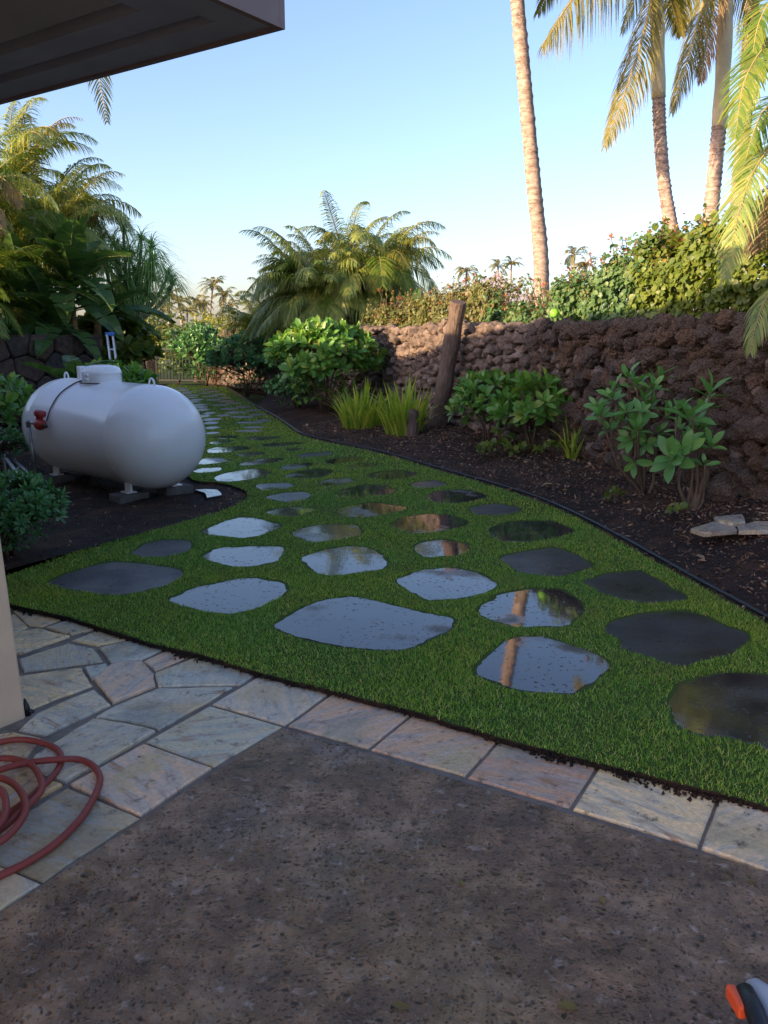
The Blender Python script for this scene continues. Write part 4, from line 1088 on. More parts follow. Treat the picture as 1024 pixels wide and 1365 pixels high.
# ================================================================== POST, STUMP, BALL, EDGING, HOSE, TOOL
p0 = at(583, 574, 0.10); p0.z = bed_at(p0.x, p0.y) - .05
p1 = atY(611, 402, p0.y - 0.55)
b = MB(); P = [p0.lerp(p1, k / 12) for k in range(13)]
b.tube(P, [0.118 + 0.006 * math.sin(k * 1.7) - .001 * k for k in range(13)], 14)
me = b.mesh('wooden_post', False)
for v in me.vertices:
    q = noise.noise_vector(Vector((v.co.x * 11, v.co.y * 11, v.co.z * 2.0))) * 0.014; v.co.x += q.x; v.co.y += q.y
o = link('wooden_post', me, M['wood']); soft(o, .012, 2, 50)
tag(o, 'weathered round wooden post leaning against the lava wall', 'post')
p0 = at(550, 583, 0.10); p0.z = bed_at(p0.x, p0.y) - .05
b = MB(); b.tube([p0, p0 + Vector((0.0, 0, .2)), p0 + Vector((.005, 0, .34)), p0 + Vector((-.01, 0, .40))], [.085, .078, .075, .05], 10)
st = b.mesh('tree_stump', False)
for v in st.vertices: v.co += noise.noise_vector(v.co * 9) * .018
tag(link('tree_stump', st, M['wood']), 'short grey stump in front of the right lily clump beside the post', 'stump')
b = MB(); bc = WP(0)[0]
# the ball sits on the top of the lava wall
best = min([WP(6 + k * .02) for k in range(300)], key=lambda t: abs((t[0] - t[2] * .04).x / (t[0] - t[2] * .04).y - (737 - CXP) / FPX * 0.985))
bp = best[0] - best[2] * 0.04; 
bm = bmesh.new(); bmesh.ops.create_uvsphere(bm, u_segments=28, v_segments=18, radius=.05); me = bpy.data.meshes.new('tennis_ball'); bm.to_mesh(me); bm.free(); me.polygons.foreach_set('use_smooth', [True] * len(me.polygons))
ball = link('tennis_ball', me, M['ball']); ball.location = bp + Vector((0, 0, 1.685)); tag(ball, 'bright green ball sitting on top of the lava wall under the hedge', 'ball')
b = MB(); P = [Vector((math.cos(a) * .0508, math.sin(a) * .036, math.sin(2 * a) * .02)).normalized() * .0505 for a in [2 * math.pi * k / 40 for k in range(41)]]
b.tube(P, .0025, 5); o = b.build('seam', M['greyplastic']); o.parent = ball; o.rotation_euler = (rad(70), rad(20), rad(30))
# edging strip along the lawn, double lip
er = smooth_line([at(x, y, 0) for x, y in _right], 5)
b = MB()
for dz, off in ((0.034, 0.012), (0.024, 0.040)):
    b.tube([p + Vector((off, off * .4, dz + .004 * noise.noise(p * 2))) for p in er], 0.0085, 6)
b.tube([p + Vector((.026, .01, -.01)) for p in er], .018, 4)
tag(b.build('lawn_edging', M['edging']), 'black double-lipped plastic edging along the right side of the lawn', 'lawn edging')
# hose
hz = lambda *p: Z((0, 960), 5.12, p)
hl = [(-260, 1190), (0, 1062), (200, 962), (400, 825), (560, 660), (650, 510), (683, 400), (640, 315), (540, 268), (400, 268), (200, 290), (0, 340), (-160, 430), (-260, 560), (-200, 700), (-60, 700), (100, 610), (250, 490), (380, 360), (418, 270), (390, 200), (290, 155), (150, 132), (0, 150), (-200, 200), (-330, 330), (-200, 330), (0, 262), (130, 272), (230, 320), (285, 420), (270, 500), (170, 600), (20, 735), (-150, 830), (-280, 760), (-230, 560), (-120, 420), (0, 395), (100, 440), (165, 530), (172, 630), (100, 745), (0, 828), (-160, 880), (-300, 800), (-250, 600), (-100, 480), (0, 470), (40, 560), (20, 680), (-100, 800)]
hh = [.012, .012, .012, .012, .012, .012, .012, .012, .014, .034, .03, .03, .02, .014, .012, .012, .012, .012, .012, .012, .012, .012, .012, .012, .012, .012, .012, .012, .014, .03, .034, .034, .034, .034, .03, .03, .03, .04, .05, .05, .05, .05, .05, .05, .05, .05, .05, .055, .06, .06, .06, .06]
P = catmull([at(x, y, z) for (x, y), z in zip(hz(*hl), hh)], 8)
b = MB(); b.tube(P, 0.0115, 10); tag(b.build('garden_hose', M['hose']), 'dull red rubber hose lying in loose coils on the flagstones', 'hose')
# power tool at the corner of the picture
tp = at(1003, 1333, 0.10)
tool = thing('power_tool', 'grey garden power tool with black grip and orange trigger on the wet slab', 'power tool', Vector((tp.x, tp.y, 0)))
fwd = Vector((-.05, 1, 0)).normalized(); rt = Vector((1, .05, 0))
def tl(x, y, z): return Vector((tp.x, tp.y, 0)) + rt * x + fwd * y + Vector((0, 0, z))
b = MB(); b.tube([tl(-.03, -.26, .055), tl(-.022, -.13, .085), tl(-.012, -.03, .105), tl(-.006, .02, .100), tl(0.004, .045, .075)], [.020, .020, .021, .021, .015], 16); b.build('grip', M['darkrubber'], tool)
prof = [(-.018, -.40, .05, .045), (-.006, -.25, .055, .052), (.018, -.12, .060, .050), (.024, -.04, .068, .042), (.022, .02, .075, .034), (.012, .062, .078, .020), (.006, .075, .076, .006)]
b = MB(); b.tube([tl(x + .022, y, z) for x, y, z, r_ in prof], [r_ for *_, r_ in prof], 18); hs = b.build('housing', M['greyplastic'], tool); 
b = MB(); b.box(tl(-.042, -.028, .075), rt * .022, fwd * .068, (0, 0, .035)); o = b.build('trigger', M['orange'], tool, smooth=False); soft(o, .008, 3)
b = MB(); b.tube([tl(-.075, -.30, .02), tl(-.072, -.17, .03), tl(-.07, -.085, .035), tl(-.068, -.075, .035)], [.03, .028, .022, .004], 14); b.build('nozzle', M['darkrubber'], tool)
b = MB(); b.box(tl(-.05, -.62, .0), rt * .16, fwd * .26, (0, 0, .12)); o = b.build('motor_case', M['greyplastic'], tool, smooth=False); soft(o, .03, 3)

# ================================================================== PLANTS
def leaf_mesh(name, w=0.45, fold=0.18, curl=0.25, widest=0.6, n=4, tip=1.0, mat=None, wavy=0.0, stalk=0.0):
    """unit-long leaf along +X, upper side +Z, folded along its midrib and curling down"""
    vs, fs = [], []
    for i in range(n + 1):
        t = i / n
        if t <= widest: ww = math.sin(math.pi / 2 * (t / widest)) ** 0.75 if t > 0 else 0.06
        else: ww = max(0.0, math.cos(math.pi / 2 * (t - widest) / (1 - widest))) ** (0.7 * tip)
        ww = max(ww, 0.04) * w / 2
        x = stalk + t * (1 - 0.12 * curl); z = -curl * t * t * 0.6 + 0.12 * t
        zz = ww * fold * 2 + wavy * math.sin(i * 2.3) * w
        vs += [(x, -ww, z + zz), (x, 0, z), (x, ww, z + zz * 0.9)]
    for i in range(n):
        a = i * 3
        fs += [(a, a + 1, a + 4, a + 3), (a + 1, a + 2, a + 5, a + 4)]
    me = bpy.data.meshes.new(name); me.from_pydata(vs, [], fs); me.polygons.foreach_set('use_smooth', [True] * len(fs))
    if mat: me.materials.append(M[mat])
    me.update(); return me
def frame(pos, dirv, up=None, L=1.0, roll=0.0):
    x = Vector(dirv).normalized(); up = Vector(up) if up is not None else Vector((0, 0, 1))
    y = up.cross(x)
    if y.length < 1e-4: y = x.orthogonal()
    y.normalize(); z = x.cross(y)
    B = Matrix((x, y, z)).transposed() @ Matrix.Rotation(roll, 3, 'X')
    A = (B * L).to_4x4(); A.translation = pos; return A
def vjit(v, a): return v + Vector((R.gauss(0, a), R.gauss(0, a), R.gauss(0, a)))

def rosette_items(tip, axis, n, L, meshes, spread=0.9):
    out = []; axis = axis.normalized(); o = axis.orthogonal().normalized(); p = axis.cross(o)
    for k in range(n):
        a = k * 2.4 + R.uniform(-.3, .3); lev = k / n
        d = (o * math.cos(a) + p * math.sin(a)) * (spread * (1.15 - 0.75 * lev)) + axis * (0.25 + 0.75 * lev)
        out.append((R.choice(meshes), frame(tip - axis * (1 - lev) * L * .35 + d.normalized() * .01, vjit(d, .12), axis, L * R.uniform(.75, 1.15), R.uniform(-.3, .3))))
    return out
def emit(parent, items, mat, limit, name='leaf', stuffname='foliage'):
    """the largest in view as leaf objects, the others joined"""
    items = list(items)
    if limit:
        items.sort(key=lambda it: (it[1].translation - Vector((0, 0, CAM_H))).length - 4.0 * it[1].to_scale()[0])
        for me, A in items[:limit]: place(name, me, None, parent, A)
    if items[limit:]: joined(stuffname, items[limit:], parent, M[mat])

def shrub(name, label, base, rx, ry, h, tips, nl, L, meshes, mat, limit=0, group=None, stemmat='twig', lean=Vector((0, 0, 0)), cat='shrub', z0=0.25, spread=.9, fill=0, nstem=7, stem_r=.010):
    base = Vector(base); t = thing(name, label, cat, base, group)
    items = []; sb = MB(); stems = []
    for k in range(nstem):
        a = R.uniform(0, 6.28); stems.append(base + Vector((math.cos(a) * rx * .3, math.sin(a) * ry * .3, h * R.uniform(.3, .5))))
        sb.tube([base + Vector((math.cos(a) * .04, math.sin(a) * .04, -.05)), base.lerp(stems[-1], .5) + Vector((0, 0, .03)), stems[-1]], [stem_r * 1.5, stem_r * 1.2, stem_r], 6)
    for k in range(tips):
        a = R.uniform(0, 6.28); u = R.uniform(-0.35, 1.0); rr = math.sqrt(max(0.05, 1 - max(0, u) ** 2)) * R.uniform(.72, 1.05)
        tip = base + lean * (0.5 + u * .5) + Vector((math.cos(a) * rx * rr, math.sin(a) * ry * rr, h * (z0 + 0.38 + (0.62 - z0) * u * R.uniform(.85, 1.1))))
        out = Vector((math.cos(a) * .8, math.sin(a) * .8, .55 + .6 * max(0, u)))
        s_ = min(stems, key=lambda q: (q - tip).length)
        sb.tube([s_, s_.lerp(tip, .6) + Vector((0, 0, .02)), tip], [stem_r * .8, stem_r * .6, stem_r * .4], 5, False)
        items += rosette_items(tip, out, R.randint(nl[0], nl[1]), L * R.uniform(.8, 1.15), meshes, spread)
    for k in range(fill):        # leaves inside the crown
        a = R.uniform(0, 6.28); rr = R.uniform(0.2, .8); z = h * R.uniform(z0 * .5, .8)
        p = base + lean * .5 + Vector((math.cos(a) * rx * rr, math.sin(a) * ry * rr, z))
        items.append((R.choice(meshes), frame(p, (R.gauss(0, 1), R.gauss(0, 1), R.gauss(0.2, .5)), None, L * R.uniform(.7, 1.1))))
    sb.build('stem', M[stemmat], t)
    emit(t, items, mat, limit)
    return t

LEAF = {}
for nm, kw in dict(
    naupaka=dict(w=.42, fold=.14, curl=.35, widest=.68, mat='naupaka'), plumeria=dict(w=.40, fold=.14, curl=.30, widest=.55, n=6, mat='plumeria'),
    darkshrub=dict(w=.42, fold=.2, curl=.3, widest=.5, n=3, mat='darkshrub'), hedgeR=dict(w=.85, fold=.10, curl=.35, widest=.5, n=4, mat='hedgeR'),
    hedgeM=dict(w=.80, fold=.12, curl=.35, widest=.5, n=3, mat='hedgeM'), hedgeL=dict(w=.75, fold=.15, curl=.35, widest=.5, n=3, mat='hedgeL'),
    redtip=dict(w=.6, fold=.2, curl=.4, widest=.5, n=3, mat='redtip'), farleaf=dict(w=.45, fold=.2, curl=.4, widest=.5, n=2, mat='farleaf'), big=dict(w=.6, fold=.12, curl=.4, widest=.5, n=5, mat='plumeria')).items():
    LEAF[nm] = [leaf_mesh(nm + '_leaf', wavy=.02 * i, **{**kw, 'curl': kw['curl'] * (0.6 + .5 * i)}) for i in range(3)]
def bz(x, y): return (x, y, bed_at(x, y) - 0.01)
def bed_px(px, py):
    p = at(px, py, 0.1); z = bed_at(p.x, p.y); p = at(px, py, z); return Vector((p.x, p.y, bed_at(p.x, p.y)))

# --- right planting bed, near to far
def sparse_plant(name, label, base_px, branches, L, limit=200):
    """a few bare stems, each ending in a whorl of long leaves; branches: (px, py, dy) of each whorl"""
    base = bed_px(*base_px); t = thing(name, label, 'shrub', base, None)
    sb = MB(); items = []; forks = []
    for px, py, dy, n, k in branches:
        tip = atY(px, py, base.y + dy)
        if not forks or R.random() < .22: st0 = base + Vector((R.uniform(-.04, .04), R.uniform(-.04, .04), -.06)); th = .017
        else: st0 = R.choice(forks); th = .012
        m1 = st0.lerp(tip, .5) + Vector((R.uniform(-.07, .07), R.uniform(-.06, .06), -.03 + R.uniform(-.03, .05)))
        forks.append(m1.copy())
        sb.tube(catmull([st0, st0.lerp(m1, .5) + Vector((R.uniform(-.03, .03), 0, R.uniform(-.02, .03))), m1, tip], 4), [th - th * .045 * i for i in range(13)], 6)
        ax_ = (tip - m1).normalized() * .8 + Vector((R.uniform(-.3, .3), -.35, .35))
        items += rosette_items(tip, ax_, n, L * k, LEAF['plumeria'], .95)
    sb.build('stem', M['twig'], t); emit(t, items, 'plumeria', limit); return t
sparse_plant('leafy_shrub', 'open bare-stemmed shrub with whorls of long leaves, left of the bent-stemmed one', (855, 655),
    [(848, 512, .1, 8, 1.0), (880, 500, .2, 7, .9), (815, 530, 0, 8, .9), (800, 552, -.1, 8, .8), (835, 545, -.15, 8, .8), (868, 540, .1, 9, .8), (890, 552, 0, 7, .8), (850, 570, -.2, 9, .9), (820, 515, .15, 6, .7), (862, 590, -.1, 6, .8), (845, 618, -.25, 5, .9), (830, 560, .05, 8, .8), (858, 530, .05, 8, .8), (812, 570, -.05, 7, .8), (878, 575, .1, 7, .7), (838, 500, .15, 7, .8), (872, 515, .0, 7, .8), (826, 548, .1, 7, .7), (855, 550, -.1, 8, .8), (842, 585, -.1, 7, .8), (795, 540, .05, 6, .7)], .175)
sparse_plant('leafy_shrub', 'shrub with one thick bent stem and whorls of long leaves beside the brown rock', (921, 674),
    [(948, 522, .15, 7, 1.0), (922, 552, 0, 8, 1.05), (928, 570, .1, 7, .8), (948, 592, -.05, 7, .9), (895, 610, -.25, 10, 1.15), (910, 600, -.3, 7, .9), (936, 545, .2, 6, .8), (905, 570, .1, 6, .6), (940, 618, -.1, 5, .6), (918, 588, -.05, 7, .8), (938, 570, .05, 7, .7), (905, 545, .1, 6, .7)], .185)
b = MB(); q = bed_px(921, 676); b.tube(catmull([q + Vector((0, 0, -.06)), q + Vector((.06, .02, .12)), q + Vector((.11, .03, .27)), q + Vector((.10, .03, .36))], 4), [.045 - .0022 * i for i in range(13)], 8)
st_ = b.build('stem', M['twig'], [o for o in bpy.data.objects if o.get('label', '').startswith('shrub with one thick bent stem')][0])
shrub('leafy_shrub', 'glossy broad-leaved bush just right of the leaning post', bed_px(650, 592), .42, .40, .80, 60, (7, 9), .15, LEAF['naupaka'], 'naupaka', 300, spread=.9, fill=40)
shrub('leafy_shrub', 'glossy bush with a tall tip, between the post bush and the yellowing ti plant', bed_px(708, 602), .40, .36, .78, 42, (6, 9), .17, LEAF['naupaka'], 'naupaka', 300, spread=.9, fill=25)
shrub('groundcover_plant', 'low round-leaved plant at the foot of the bushes right of the post', bed_px(672, 603), .30, .16, .14, 26, (4, 6), .06, LEAF['hedgeR'], 'hedgeR', 0, cat='plant', nstem=4, stem_r=.004)
shrub('groundcover_plant', 'low small-leaved sprawl under the ti plant', bed_px(745, 610), .24, .14, .14, 24, (4, 6), .055, LEAF['hedgeR'], 'hedgeR', 0, cat='plant', nstem=4, stem_r=.004)
for (px, py, lab) in [(820, 672, 'tiny seedling on the mulch below the open bare-stemmed shrub'), (908, 690, 'tiny round-leaved seedling left of the flat stone scraps'), (1012, 590, 'small leafy sprig against the wall at the picture edge'), (992, 640, 'small green sprig low on the wall right of the brown rock')]:
    q = bed_px(px, py)
    shrub('seedling', lab, q, .07, .05, .10, 5, (3, 4), .06, LEAF['hedgeR'], 'hedgeR', 40, cat='seedling', nstem=2, stem_r=.003)
# strap-leaved plants
def strap_mesh(name, w, bend, mat, n=5):
    vs, fs = [], []
    for i in range(n + 1):
        t = i / n; ww = w * (1 - t ** 2.2) * (.55 + .45 * min(1, t * 3)) / 2 + .0005
        x = bend * t * t; z = t * (1 - .35 * bend * t)
        vs += [(x, -ww, z), (x + ww * .5, 0, z), (x, ww, z)]
    for i in range(n):
        a = i * 3; fs += [(a, a + 1, a + 4, a + 3), (a + 1, a + 2, a + 5, a + 4)]
    me = bpy.data.meshes.new(name); me.from_pydata(vs, [], fs); me.polygons.foreach_set('use_smooth', [True] * len(fs)); me.materials.append(M[mat]); me.update(); return me
STRAP = [strap_mesh('strap_leaf', .088, b_, 'lily') for b_ in (.06, .15, .28, .55)]
def clump(name, label, base, r, n, h, meshes, cat='lily clump', group=None):
    base = Vector(base); t = thing(name, label, cat, base, group)
    for k in range(n):
        a = R.uniform(0, 6.28); q = math.sqrt(R.random()) * r
        pos = base + Vector((math.cos(a) * q, math.sin(a) * q, -.02)); L = h * R.uniform(.55, 1.1) * (1.05 - .35 * q / r)
        A = Matrix.Translation(pos) @ Matrix.Rotation(a + R.uniform(-.9, .9), 4, 'Z') @ Matrix.Rotation(.02 + .22 * q / r + R.uniform(-.05, .10), 4, 'Y') @ Matrix.Diagonal((L, L, L, 1))
        place('leaf', R.choice(meshes), None, t, A)
    return t
clump('lily_clump', 'yellow-green strap-leaved clump standing left of the stump', bed_px(483, 566), .30, 150, .72, STRAP)
clump('lily_clump', 'bright strap-leaved clump behind the stump and left of the post', bed_px(547, 577) + Vector((-.07, .28, 0)), .25, 120, .86, STRAP)
clump('ti_plant', 'thin yellowing strap-leaved plant between the glossy bush and the open shrub', bed_px(762, 612), .07, 16, .58, STRAP, 'plant')
shrub('sea_lettuce_bush', 'largest rounded bush of fleshy bright leaves on the far right bed', bed_px(434, 552) + Vector((-.02, .3, 0)), .92, .85, 1.45, 190, (8, 11), .19, LEAF['naupaka'], 'naupaka', 300, spread=.95, fill=250, nstem=12)
shrub('dark_shrub', 'dense dark bush left of the largest fleshy-leaved bush', bed_px(332, 527) + Vector((-.1, .3, 0)), .9, .8, 1.32, 260, (8, 11), .13, LEAF['darkshrub'], 'darkshrub', 0, fill=500, nstem=10)
shrub('dark_shrub', 'dark trailing bush at the foot of the largest fleshy-leaved bush', bed_px(395, 545) + Vector((0, .2, 0)), .55, .45, .62, 110, (8, 10), .12, LEAF['darkshrub'], 'darkshrub', 0, fill=200)
shrub('dark_shrub', 'bush growing in front of the black gate', (-4.95, 23.2, 0), .85, .6, 1.5, 150, (8, 11), .16, LEAF['darkshrub'], 'darkshrub', 0, fill=400)
# --- left bed
shrub('leafy_shrub', 'low bright bush behind the white tank below the ladder', (-4.15, 12.6, 0), .75, .6, .95, 110, (8, 10), .17, LEAF['naupaka'], 'naupaka', 150, fill=120)
shrub('leafy_shrub', 'bush of round green leaves left of the far end of the tank', (-4.75, 9.6, 0), .72, .6, .98, 75, (7, 9), .15, LEAF['naupaka'], 'naupaka', 150, fill=100)
shrub('dark_shrub', 'low dark bush between the tank end and the grey pipe', (-4.2, 8.7, 0), .42, .4, .5, 60, (8, 9), .08, LEAF['darkshrub'], 'darkshrub', 0, fill=100)
q = at(28, 752, 0)
shrub('dark_shrub', 'dense small-leaved dark bush beside the house pillar', q + Vector((-.20, .26, 0)), .37, .36, .52, 260, (8, 11), .062, LEAF['darkshrub'], 'darkshrub', 300, fill=900, nstem=14)
# a banana-like plant behind the tank
def banana_leaf_mesh(name, L, W, droop, seed, tears=.5, mat='banana'):
    r_ = random.Random(seed); mb = MB(); n = 16
    def rib(t): return Vector((L * (t - .12 * t * t), 0, L * (.30 * t - droop * t * t)))
    for i in range(n):
        t0, t1 = .08 + .92 * i / n, .08 + .92 * (i + 1) / n
        for sgn in (1, -1):
            def half(t): return W / 2 * (math.sin(math.pi * min(1, max(0, (t - .05) / .95)) ** .75) ** .6 if t < .999 else 0.03)
            dz = -r_.uniform(.05, .35) * tears; w0, w1 = half(t0) * r_.uniform(.93, 1.03), half(t1) * r_.uniform(.93, 1.03)
            a, c = rib(t0), rib(t1); gap = (c - a) * (.03 if r_.random() < tears * .6 else 0)
            o0, o1 = a + Vector((W * .12, sgn * w0, w0 * (.30 + dz * 2))), c - gap + Vector((W * .12, sgn * w1, w1 * (.30 + dz * 2)))
            m0, m1 = a.lerp(o0, .5) + Vector((0, 0, w0 * .08)), c.lerp(o1, .5) + Vector((0, 0, w1 * .08))
            mb.add([a, c, m1, m0, o1, o0], [(0, 1, 2, 3), (3, 2, 4, 5)])
    mb.tube([rib(t / 8) - Vector((0, 0, .012)) for t in range(9)], [.022 * (1 - .09 * t) * L / 1.5 for t in range(9)], 5, True, 1)
    me = mb.mesh(name); me.materials.append(M[mat]); me.materials.append(M['greentwig']); return me
BAN = [banana_leaf_mesh('banana_leaf', 1.0, .36, d_, k, t_) for k, (d_, t_) in enumerate([(.25, .2), (.45, .35), (.75, .4), (1.0, .6)])]
def banana(name, label, base, h, leaves, group=None, stem_r=.10, cat='banana plant'):
    base = Vector(base); t = thing(name, label, cat, base, group)
    mb = MB(); P = [base + Vector((.03 * math.sin(k), .03 * math.cos(k * 1.3), h * k / 6)) for k in range(7)]
    mb.tube(P, [stem_r * (1.15 - .09 * k) for k in range(7)], 12); mb.build('stem', M['bananastem'], t)
    for (az, el, L, v) in leaves:
        A = Matrix.Translation(P[-1] + Vector((0, 0, -.12 * R.random()))) @ Matrix.Rotation(rad(az), 4, 'Z') @ Matrix.Rotation(-rad(el), 4, 'Y') @ Matrix.Rotation(R.uniform(-.4, .4), 4, 'X') @ Matrix.Diagonal((L, L, L, 1))
        place('leaf', BAN[v], None, t, A)
    return t
banana('banana_plant', 'small broad-leaved plant showing over the top of the tank beside its lid', (-3.5, 9.55, 0), .95, [(200, 25, .7, 0), (-20, 20, .62, 0), (120, 40, .6, 1), (250, 35, .5, 1), (-70, 30, .55, 0), (20, 50, .5, 2)], None, .04)

# --- hedge on the wall
def hedge(name, label, s0, s1, back0, back1, ztop, n, L, meshes, mat, limit, red=0, twigs=60, lumps=0.36):
    pm, d_, nn = WP((s0 + s1) / 2); t = thing(name, label, 'hedge', Vector((pm.x, pm.y, 0)) - nn * back0)
    items = []; sb = MB(); reds = []
    for k in range(n):
        s = R.uniform(s0, s1); zt = ztop((s - s0) / (s1 - s0)) + lumps * noise.noise(Vector((s * 1.1, 3.3, 0))) + .20 * noise.noise(Vector((s * 3.7, 1.1, 0))) + .10 * noise.noise(Vector((s * 9.0, 2.1, 0)))
        u = R.random()
        if u < .70:    # front face, bulging towards the lawn
            z = 1.50 + (zt - 1.50) * R.random() ** .85; bk = back0 + .26 * noise.noise(Vector((s * 2.1, z * 2.6, 5))) + .12 * noise.noise(Vector((s * 5, z * 6, 9))) + abs(R.gauss(0, .10)) + .22 * max(0, (z - zt + .35)); nrm = nn + Vector((0, 0, .45))
        elif u < .93:
            z = zt + R.gauss(0, .07); bk = R.uniform(back0, back1); nrm = Vector((0, 0, 1)) + nn * .5
        else:
            z = R.uniform(1.5, zt); bk = R.uniform(back0, back1); nrm = Vector((R.gauss(0, 1), R.gauss(0, 1), .5))
        p, d2, n2 = WP(min(s, WP.L)); q = p - n2 * bk + Vector((0, 0, z))
        nrm = vjit(nrm.normalized(), .42).normalized(); dv = vjit(Vector((0, 0, -.55)) + d2 * R.uniform(-1, 1), .35); dv = dv - nrm * dv.dot(nrm)
        A = frame(q, dv, nrm, L * R.uniform(.5, 1.45))
        (items).append((R.choice(meshes), A))
    for k in range(red):
        s = R.uniform(s0, s1); zt = ztop((s - s0) / (s1 - s0)) + lumps * noise.noise(Vector((s * 1.1, 3.3, 0)))
        z = zt + R.uniform(-.28, .12); p, d2, n2 = WP(s); q = p - n2 * (back0 + R.uniform(0, .5)) + Vector((0, 0, z))
        for j in range(R.randint(3, 6)):
            reds.append((R.choice(LEAF['redtip']), frame(vjit(q, .05), (R.gauss(0, 1), R.gauss(0, 1), R.gauss(.4, .5)), None, L * R.uniform(.5, .9))))
    for k in range(twigs):
        s = R.uniform(s0, s1); p, d2, n2 = WP(s); zt = ztop((s - s0) / (s1 - s0)); q = p - n2 * (back0 + R.uniform(.35, .7))
        tip = q + Vector((R.gauss(0, .2), R.gauss(0, .15), zt + R.uniform(-.25, .38)))
        sb.tube([q + Vector((0, 0, 1.2)), (q + Vector((0, 0, 1.2))).lerp(tip, .5) + Vector((R.gauss(0, .05), 0, 0)), tip], [.012, .009, .004], 5, False)
        if k % 3: items += rosette_items(tip, Vector((R.gauss(0, .3), R.gauss(0, .3), 1)), 5, L * .8, meshes) + rosette_items(tip - Vector((0, 0, .1)), Vector((R.gauss(0, .6), R.gauss(0, .6), .5)), 4, L * .9, meshes)
        else: reds += rosette_items(tip, Vector((R.gauss(0, .3), R.gauss(0, .3), 1)), 6, L * .9, LEAF['redtip'])
    sb.build('stem', M['twig'], t); emit(t, items, mat, limit)
    if reds: joined('red_shoot', reds, t, M['redtip'])
    return t
def s_at_px(px, back=0.3):
    best, bs = 1e9, 0
    for k in range(400):
        s = WP.L * k / 399; p, d_, nn = WP(s); q = p - nn * back
        if q.y < .5: continue
        e = abs(CXP + FPX * q.x / (q.y * _c + .0) - px)
        if e < best: best, bs = e, s
    return bs
sA, sB, sC, sD = s_at_px(1200), s_at_px(835), s_at_px(640), s_at_px(480)
hedge('hedge', 'bright yellow-green broad-leaved hedge on top of the wall at the right', sA, sB, .30, 1.1, lambda t: 2.20 + .05 * t, 10500, .062, LEAF['hedgeR'], 'hedgeR', 300, 300, 110)
hedge('hedge', 'dark dense stretch of hedge between the bright hedge and the tall palm trunk', sB - .25, sC, .32, 1.3, lambda t: 2.32 - .50 * min(1, t * 1.6), 10000, .058, LEAF['hedgeM'], 'hedgeM', 0, 300, 150)
hedge('hedge', 'pale twiggy stretch of hedge behind the wooden post', sC - .2, sD, .30, 1.2, lambda t: 1.90 + .06 * math.sin(t * 7), 8000, .056, LEAF['hedgeL'], 'hedgeL', 0, 240, 150)
# two big paddle leaves rising behind the post hedge
banana('banana_plant', 'upright broad paddle leaves rising from the hedge left of the post', WP(s_at_px(545, .8))[0] - WP(s_at_px(545, .8))[2] * .9, 1.75, [(60, 70, .62, 0), (200, 62, .58, 0), (-50, 60, .5, 1), (140, 55, .45, 0)], None, .05)

# --- palms
def frond_mesh(name, P, nl, ll, lw, mat, hang=.45, vee=.25, prof=None, sweep=.55, rr=.018, seed=0, bare=.12, tipw=.35, side=None):
    """a feather frond along the points P; leaflets on both sides"""
    r_ = random.Random(seed); mb = MB(); n = len(P) - 1
    Lf = [0.0]
    for a, c in zip(P, P[1:]): Lf.append(Lf[-1] + (c - a).length)
    def pos(t):
        s = t * Lf[-1]
        for i in range(n):
            if s <= Lf[i + 1] or i == n - 1:
                k = (s - Lf[i]) / max(1e-6, Lf[i + 1] - Lf[i]); return P[i].lerp(P[i + 1], k), (P[i + 1] - P[i]).normalized()
    hz = (P[-1] - P[0]); hz.z = 0
    if hz.length < 1e-3: hz = Vector((1, 0, 0))
    sidev_ = Vector((0, 0, 1)).cross(hz.normalized())
    for k in range(nl):
        t = bare + (1 - bare) * (k + .5) / nl
        p, tg = pos(t); nrm = tg.cross(sidev_).normalized()
        if nrm.z < 0: nrm = -nrm
        w = (math.sin(math.pi * min(1, (t - bare) / (1 - bare) * .80 + .16)) ** .8) * (1 - tipw * t) if prof is None else prof(t)
        for sg in (1, -1):
            if side and sg != side: continue
            L = ll * w * r_.uniform(.85, 1.1)
            d = (sidev_ * sg + tg * (sweep + .5 * t) + nrm * (vee + r_.uniform(-.1, .1))).normalized()
            d = (d + Vector((r_.gauss(0, .05), r_.gauss(0, .05), r_.gauss(0, .05)))).normalized()
            wv = (tg - d * tg.dot(d)).normalized() * lw / 2
            hg = hang * r_.uniform(.7, 1.35); vs = []
            for u, q in ((0, .55), (.35, 1.0), (.72, .75), (1.0, .05)):
                c = p + d * (L * u * (1 - .25 * hg * u)) - Vector((0, 0, 1)) * (L * hg * u * u)
                vs += [c - wv * q, c + wv * q]
            mb.add(vs, [(0, 1, 3, 2), (2, 3, 5, 4), (4, 5, 7, 6)])
    mb.tube(P, [rr * (1 - .88 * i / n) for i in range(n + 1)], 5, True, 1)
    me = mb.mesh(name, False); me.materials.append(M[mat]); me.materials.append(M['rachis']); return me
def arc(L, rise, droop, n=10, bendy=0.0):
    return [Vector((L * t * (1 - .15 * droop * t), bendy * t * t * L, L * (rise * t - droop * t * t))) for t in [i / n for i in range(n + 1)]]
def palm_fronds(prefix, mat, L, ll, lw, nl, hang, **kw):
    out = []
    for k, (ri, dr) in enumerate([(1.3, .95), (1.0, 1.05), (.65, 1.0), (.3, .85), (1.8, 1.05)]):
        out.append(frond_mesh(prefix, arc(L, ri, dr, 10, R.uniform(-.12, .12)), nl, ll, lw, mat, hang, seed=k + 5, **kw))
    return out
ARECA = palm_fronds('areca_frond', 'areca', 1.0, .34, .013, 64, .7, rr=.010)
ARECAY = palm_fronds('areca_frond_yellow', 'arecayellow', 1.0, .34, .013, 60, .7, rr=.010)
ARECAB = palm_fronds('areca_frond_bright', 'arecabright', 1.0, .34, .015, 56, .55, rr=.010)
